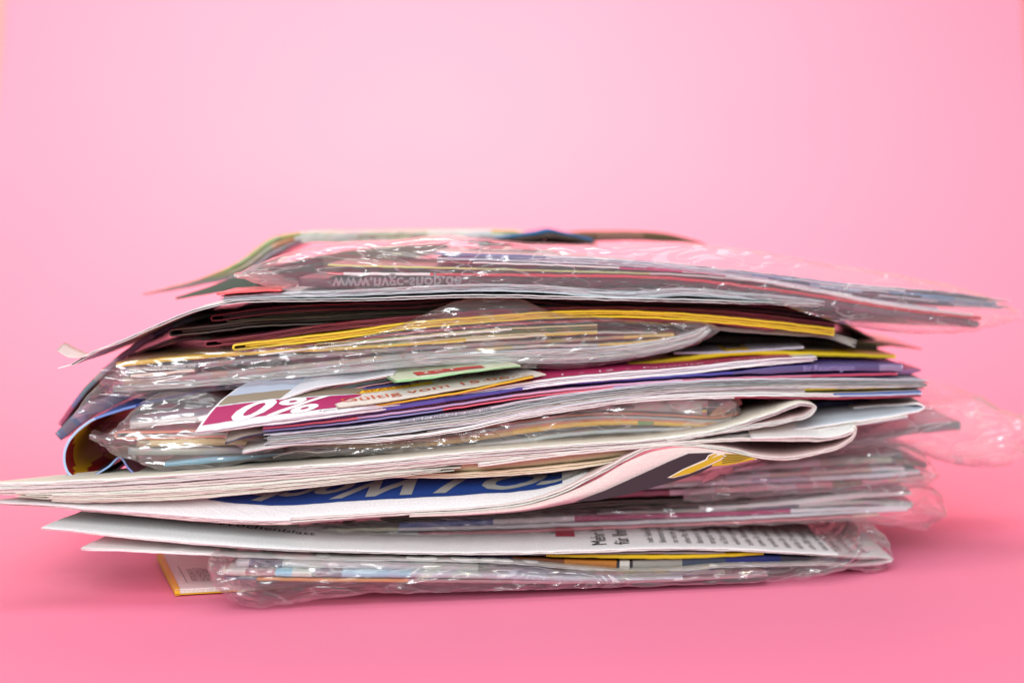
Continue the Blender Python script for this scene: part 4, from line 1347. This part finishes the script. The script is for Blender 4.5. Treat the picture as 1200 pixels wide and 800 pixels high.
text_on(root, 'Mehr Leben', .0115, q_map2(712, .008, k=1.15, w=.9), (30, 30, 32), name='printed_headline', cuts=1)
text_on(root, 'für Ihren Ort', .0115, q_map2(739, .008, k=1.15, w=.9), (30, 30, 32), name='printed_headline', cuts=1)
x = 768.0
k = 0
while x < 1030:
    text_on(root, lines[k % len(lines)] + '  ' + lines[(k * 5 + 3) % len(lines)] + '\n' if False else lines[k % len(lines)] + '  ' + lines[(k * 5 + 3) % len(lines)], .0048, q_map2(x, .009 + .001 * random.random(), k=1.2, w=1.0), (50, 48, 50), name='printed_text_line')
    x += 14.8
    k += 1
top_patch(root, q, 654, 678, .030, .05, (176, 50, 70), name='printed_red_panel', lift=.0004)
top_patch(root, q, 684, 685.5, .027, .05, (176, 50, 70), name='printed_red_rule', lift=.0004, n=4)
text_on(root, 'Stadtanzeiger   Nord', .006, top_map(q, 112, .027, sx=1.0, sy=.9), (110, 90, 90), name='printed_masthead')
text_on(root, 'Wochenblatt', .009, top_map(q, 235, .022, sx=1.0, sy=.9), (90, 86, 84), name='printed_masthead')
booklet('booklet', 'yellow booklet slipped into the open fold of the lowest newspaper', 'booklet',
        [(640, 651), (720, 652), (790, 652.5), (840, 651), (895, 648)], [(640, 3), (760, 5), (895, 4)], (222, 186, 24), mat=M_GLOSS, Y=-.006, depth=.13)
booklet('leaflet', 'grey leaflet on top of the yellow booklet inside the lowest newspaper', 'leaflet',
        [(560, 650), (680, 648.5), (780, 647.5), (850, 648)], 2.6, (150, 146, 152), mat=M_MAG, Y=-.005, depth=.12)
root, s = booklet('leaflet', 'navy and gold leaflet deep inside the fold of the lowest newspaper', 'leaflet',
        [(420, 653), (520, 653), (620, 656), (680, 660), (730, 662), (780, 660), (850, 656), (930, 655), (1000, 657)], [(420, 3), (620, 5), (720, 10), (850, 9), (930, 7), (1000, 3)],
        [(0, (50, 30, 60)), (600, (120, 66, 30)), (660, (176, 112, 40)), (722, (40, 36, 40)), (727, (200, 196, 190)), (737, (40, 36, 40)), (741, (150, 146, 140)), (800, (60, 70, 90)), (850, (26, 40, 110)), (915, (60, 56, 70)), (960, (26, 30, 90))], mat=M_GLOSS, Y=-.003, depth=.12, rounded=False)

# ================================================================== R: bottom sleeve and contents, S: corner booklet
booklet('brochure', 'grey white brochure, upper one inside the bottom sleeve', 'brochure',
        [(276, 661), (350, 662), (450, 664), (560, 667), (660, 672), (760, 674), (850, 671)], [(276, 7), (560, 6), (850, 4)],
        [(0, (206, 202, 196)), (290, (60, 64, 90)), (330, (200, 200, 200)), (560, (96, 100, 110)), (700, (150, 130, 140))], mat=M_MAG, Y=-.016, depth=.15)
booklet('brochure', 'cream brochure with red and sky blue pictures in the bottom sleeve', 'brochure',
        [(264, 671), (330, 672), (420, 673), (520, 674), (600, 676), (700, 679), (800, 677)], [(264, 7), (600, 6), (800, 4)],
        [(0, (206, 198, 180)), (286, (150, 70, 76)), (322, (130, 190, 216)), (340, (206, 206, 200)), (365, (110, 110, 120)), (400, (150, 190, 210)), (480, (180, 180, 190))], mat=M_MAG, Y=-.022, depth=.15)
booklet('leaflet', 'brown rimmed leaflet, lowest in the bottom sleeve', 'leaflet',
        [(262, 677.5), (340, 679), (440, 680), (540, 681), (640, 682), (760, 681), (900, 674)], [(262, 3.5), (600, 4), (900, 3)], [(0, (96, 92, 110)), (300, (196, 130, 60)), (480, (150, 110, 110)), (600, (170, 120, 130))], mat=M_GLOSS, Y=-.022, depth=.15)
sleeve('wrinkled bottommost sleeve with a bulging left end, under the lowest newspaper',
       [(246, 655), (262, 655), (330, 657), (440, 660), (560, 663), (680, 670), (760, 673), (850, 668), (940, 664), (1000, 650), (1022, 622, .02), (1038, 628, .02), (1044, 648, .02)],
       [(246, 664), (252, 686), (270, 701), (296, 711), (340, 707), (400, 698), (480, 694), (560, 692), (660, 689), (760, 686), (850, 683), (940, 677), (985, 668), (1010, 668, .01), (1030, 670, .02), (1044, 652, .02)],
       Y=-.024, depth=.15, mat=M_FILM, amp=1.1, ends=(1.2, 2.0), seed=7.3, bulge=.006, step=2.6)


def ground_y(py):
    return DIST * (HZ / PXM) / (py - PY0) - DIST


def corner_booklet():
    zt = 0.0035
    Yf = DIST * ((HZ - zt) / PXM) / (690 - PY0) - DIST

    def G(px, py, z):
        Y = DIST * ((HZ - z) / PXM) / (py - PY0) - DIST
        v = P(px, py, Y)
        v.z = z
        return v
    a, b, c, d = G(205, 690, zt), G(420, 678, zt), G(430, 648, zt), G(184, 648, zt)
    root = thing('booklet', 'small white booklet with a yellow spine lying on the pink table at the lower left', 'booklet', (a.x, a.y, 0))

    def slab(name, z0, z1, inset, rgb, mat):
        pts = [a, b, c, d]
        cen = sum(pts, Vector()) / 4
        vs = []
        for z in (z0, z1):
            for p in pts:
                q_ = p + (cen - p) * inset
                vs.append(Vector((q_.x, q_.y, z)))
        fs = [(3, 2, 1, 0), (4, 5, 6, 7), (0, 1, 5, 4), (1, 2, 6, 5), (2, 3, 7, 6), (3, 0, 4, 7)]
        uv = [(v.x, v.y) for v in vs]
        return mesh_obj(name, vs, fs, mat, root, [lin(rgb)] * 6, uv, smooth=False)
    slab('cover', .0008, .0013, 0, (228, 180, 30), M_GLOSS)
    slab('page', .0014, .0028, .006, (226, 222, 210), M_PAGE)
    slab('cover', .0029, .0034, 0, (244, 243, 236), M_PAGE)
    # yellow spine strip along the left rim
    e = (b - a).normalized()
    vs = [a, a + e * .0022, d + e * .0026, d]
    mesh_obj('spine', [Vector((v.x, v.y, .0037)) for v in vs] + [Vector((v.x, v.y, .0006)) for v in vs],
             [(0, 1, 2, 3), (0, 4, 5, 1), (3, 2, 6, 7), (0, 3, 7, 4)], ink((232, 178, 30)), root, smooth=False)
    u = (d - a).normalized()

    def tm(x_, y_):
        p = a + e * (.0125 - y_) + u * (.016 + x_)
        return Vector((p.x, p.y, .0038))
    text_on(root, 'VERTEILUNG AN\nALLE HAUSHALTE\nIM STADTGEBIET\n', .0042, tm, (70, 60, 80), name='printed_address', spacing=.8)
    for (x0, y0, x1, y1) in ((-.002, .0055, .04, .0058), (-.002, -.013, -.0017, .0055)):
        vs = [tm(x0, y0), tm(x1, y0), tm(x1, y1), tm(x0, y1)]
        mesh_obj('printed_frame_line', vs, [(0, 1, 2, 3)], ink((70, 60, 80)), root, smooth=False)


corner_booklet()

# ================================================================== top sleeve film
sleeve('large clear sleeve on top of the pile, its wide right end hanging over the edge',
       [(275, 322), (300, 311), (330, 299), (365, 291), (400, 287), (440, 286), (480, 281), (520, 279), (560, 282), (620, 288), (700, 290), (800, 287), (870, 292), (950, 306), (1050, 322), (1150, 345), (1196, 364)],
       [(275, 323), (310, 336), (345, 342), (440, 341), (560, 336), (700, 340), (800, 340), (880, 347), (950, 368), (1010, 384), (1080, 391), (1140, 388), (1196, 374)],
       Y=TY - .005, depth=.12, mat=M_FILM_TOP, seed=1.3, amp=1.0, ends=(.8, .8), bulge=.005)

for o in SC.objects:
    if '_loc' in o:
        del o['_loc']
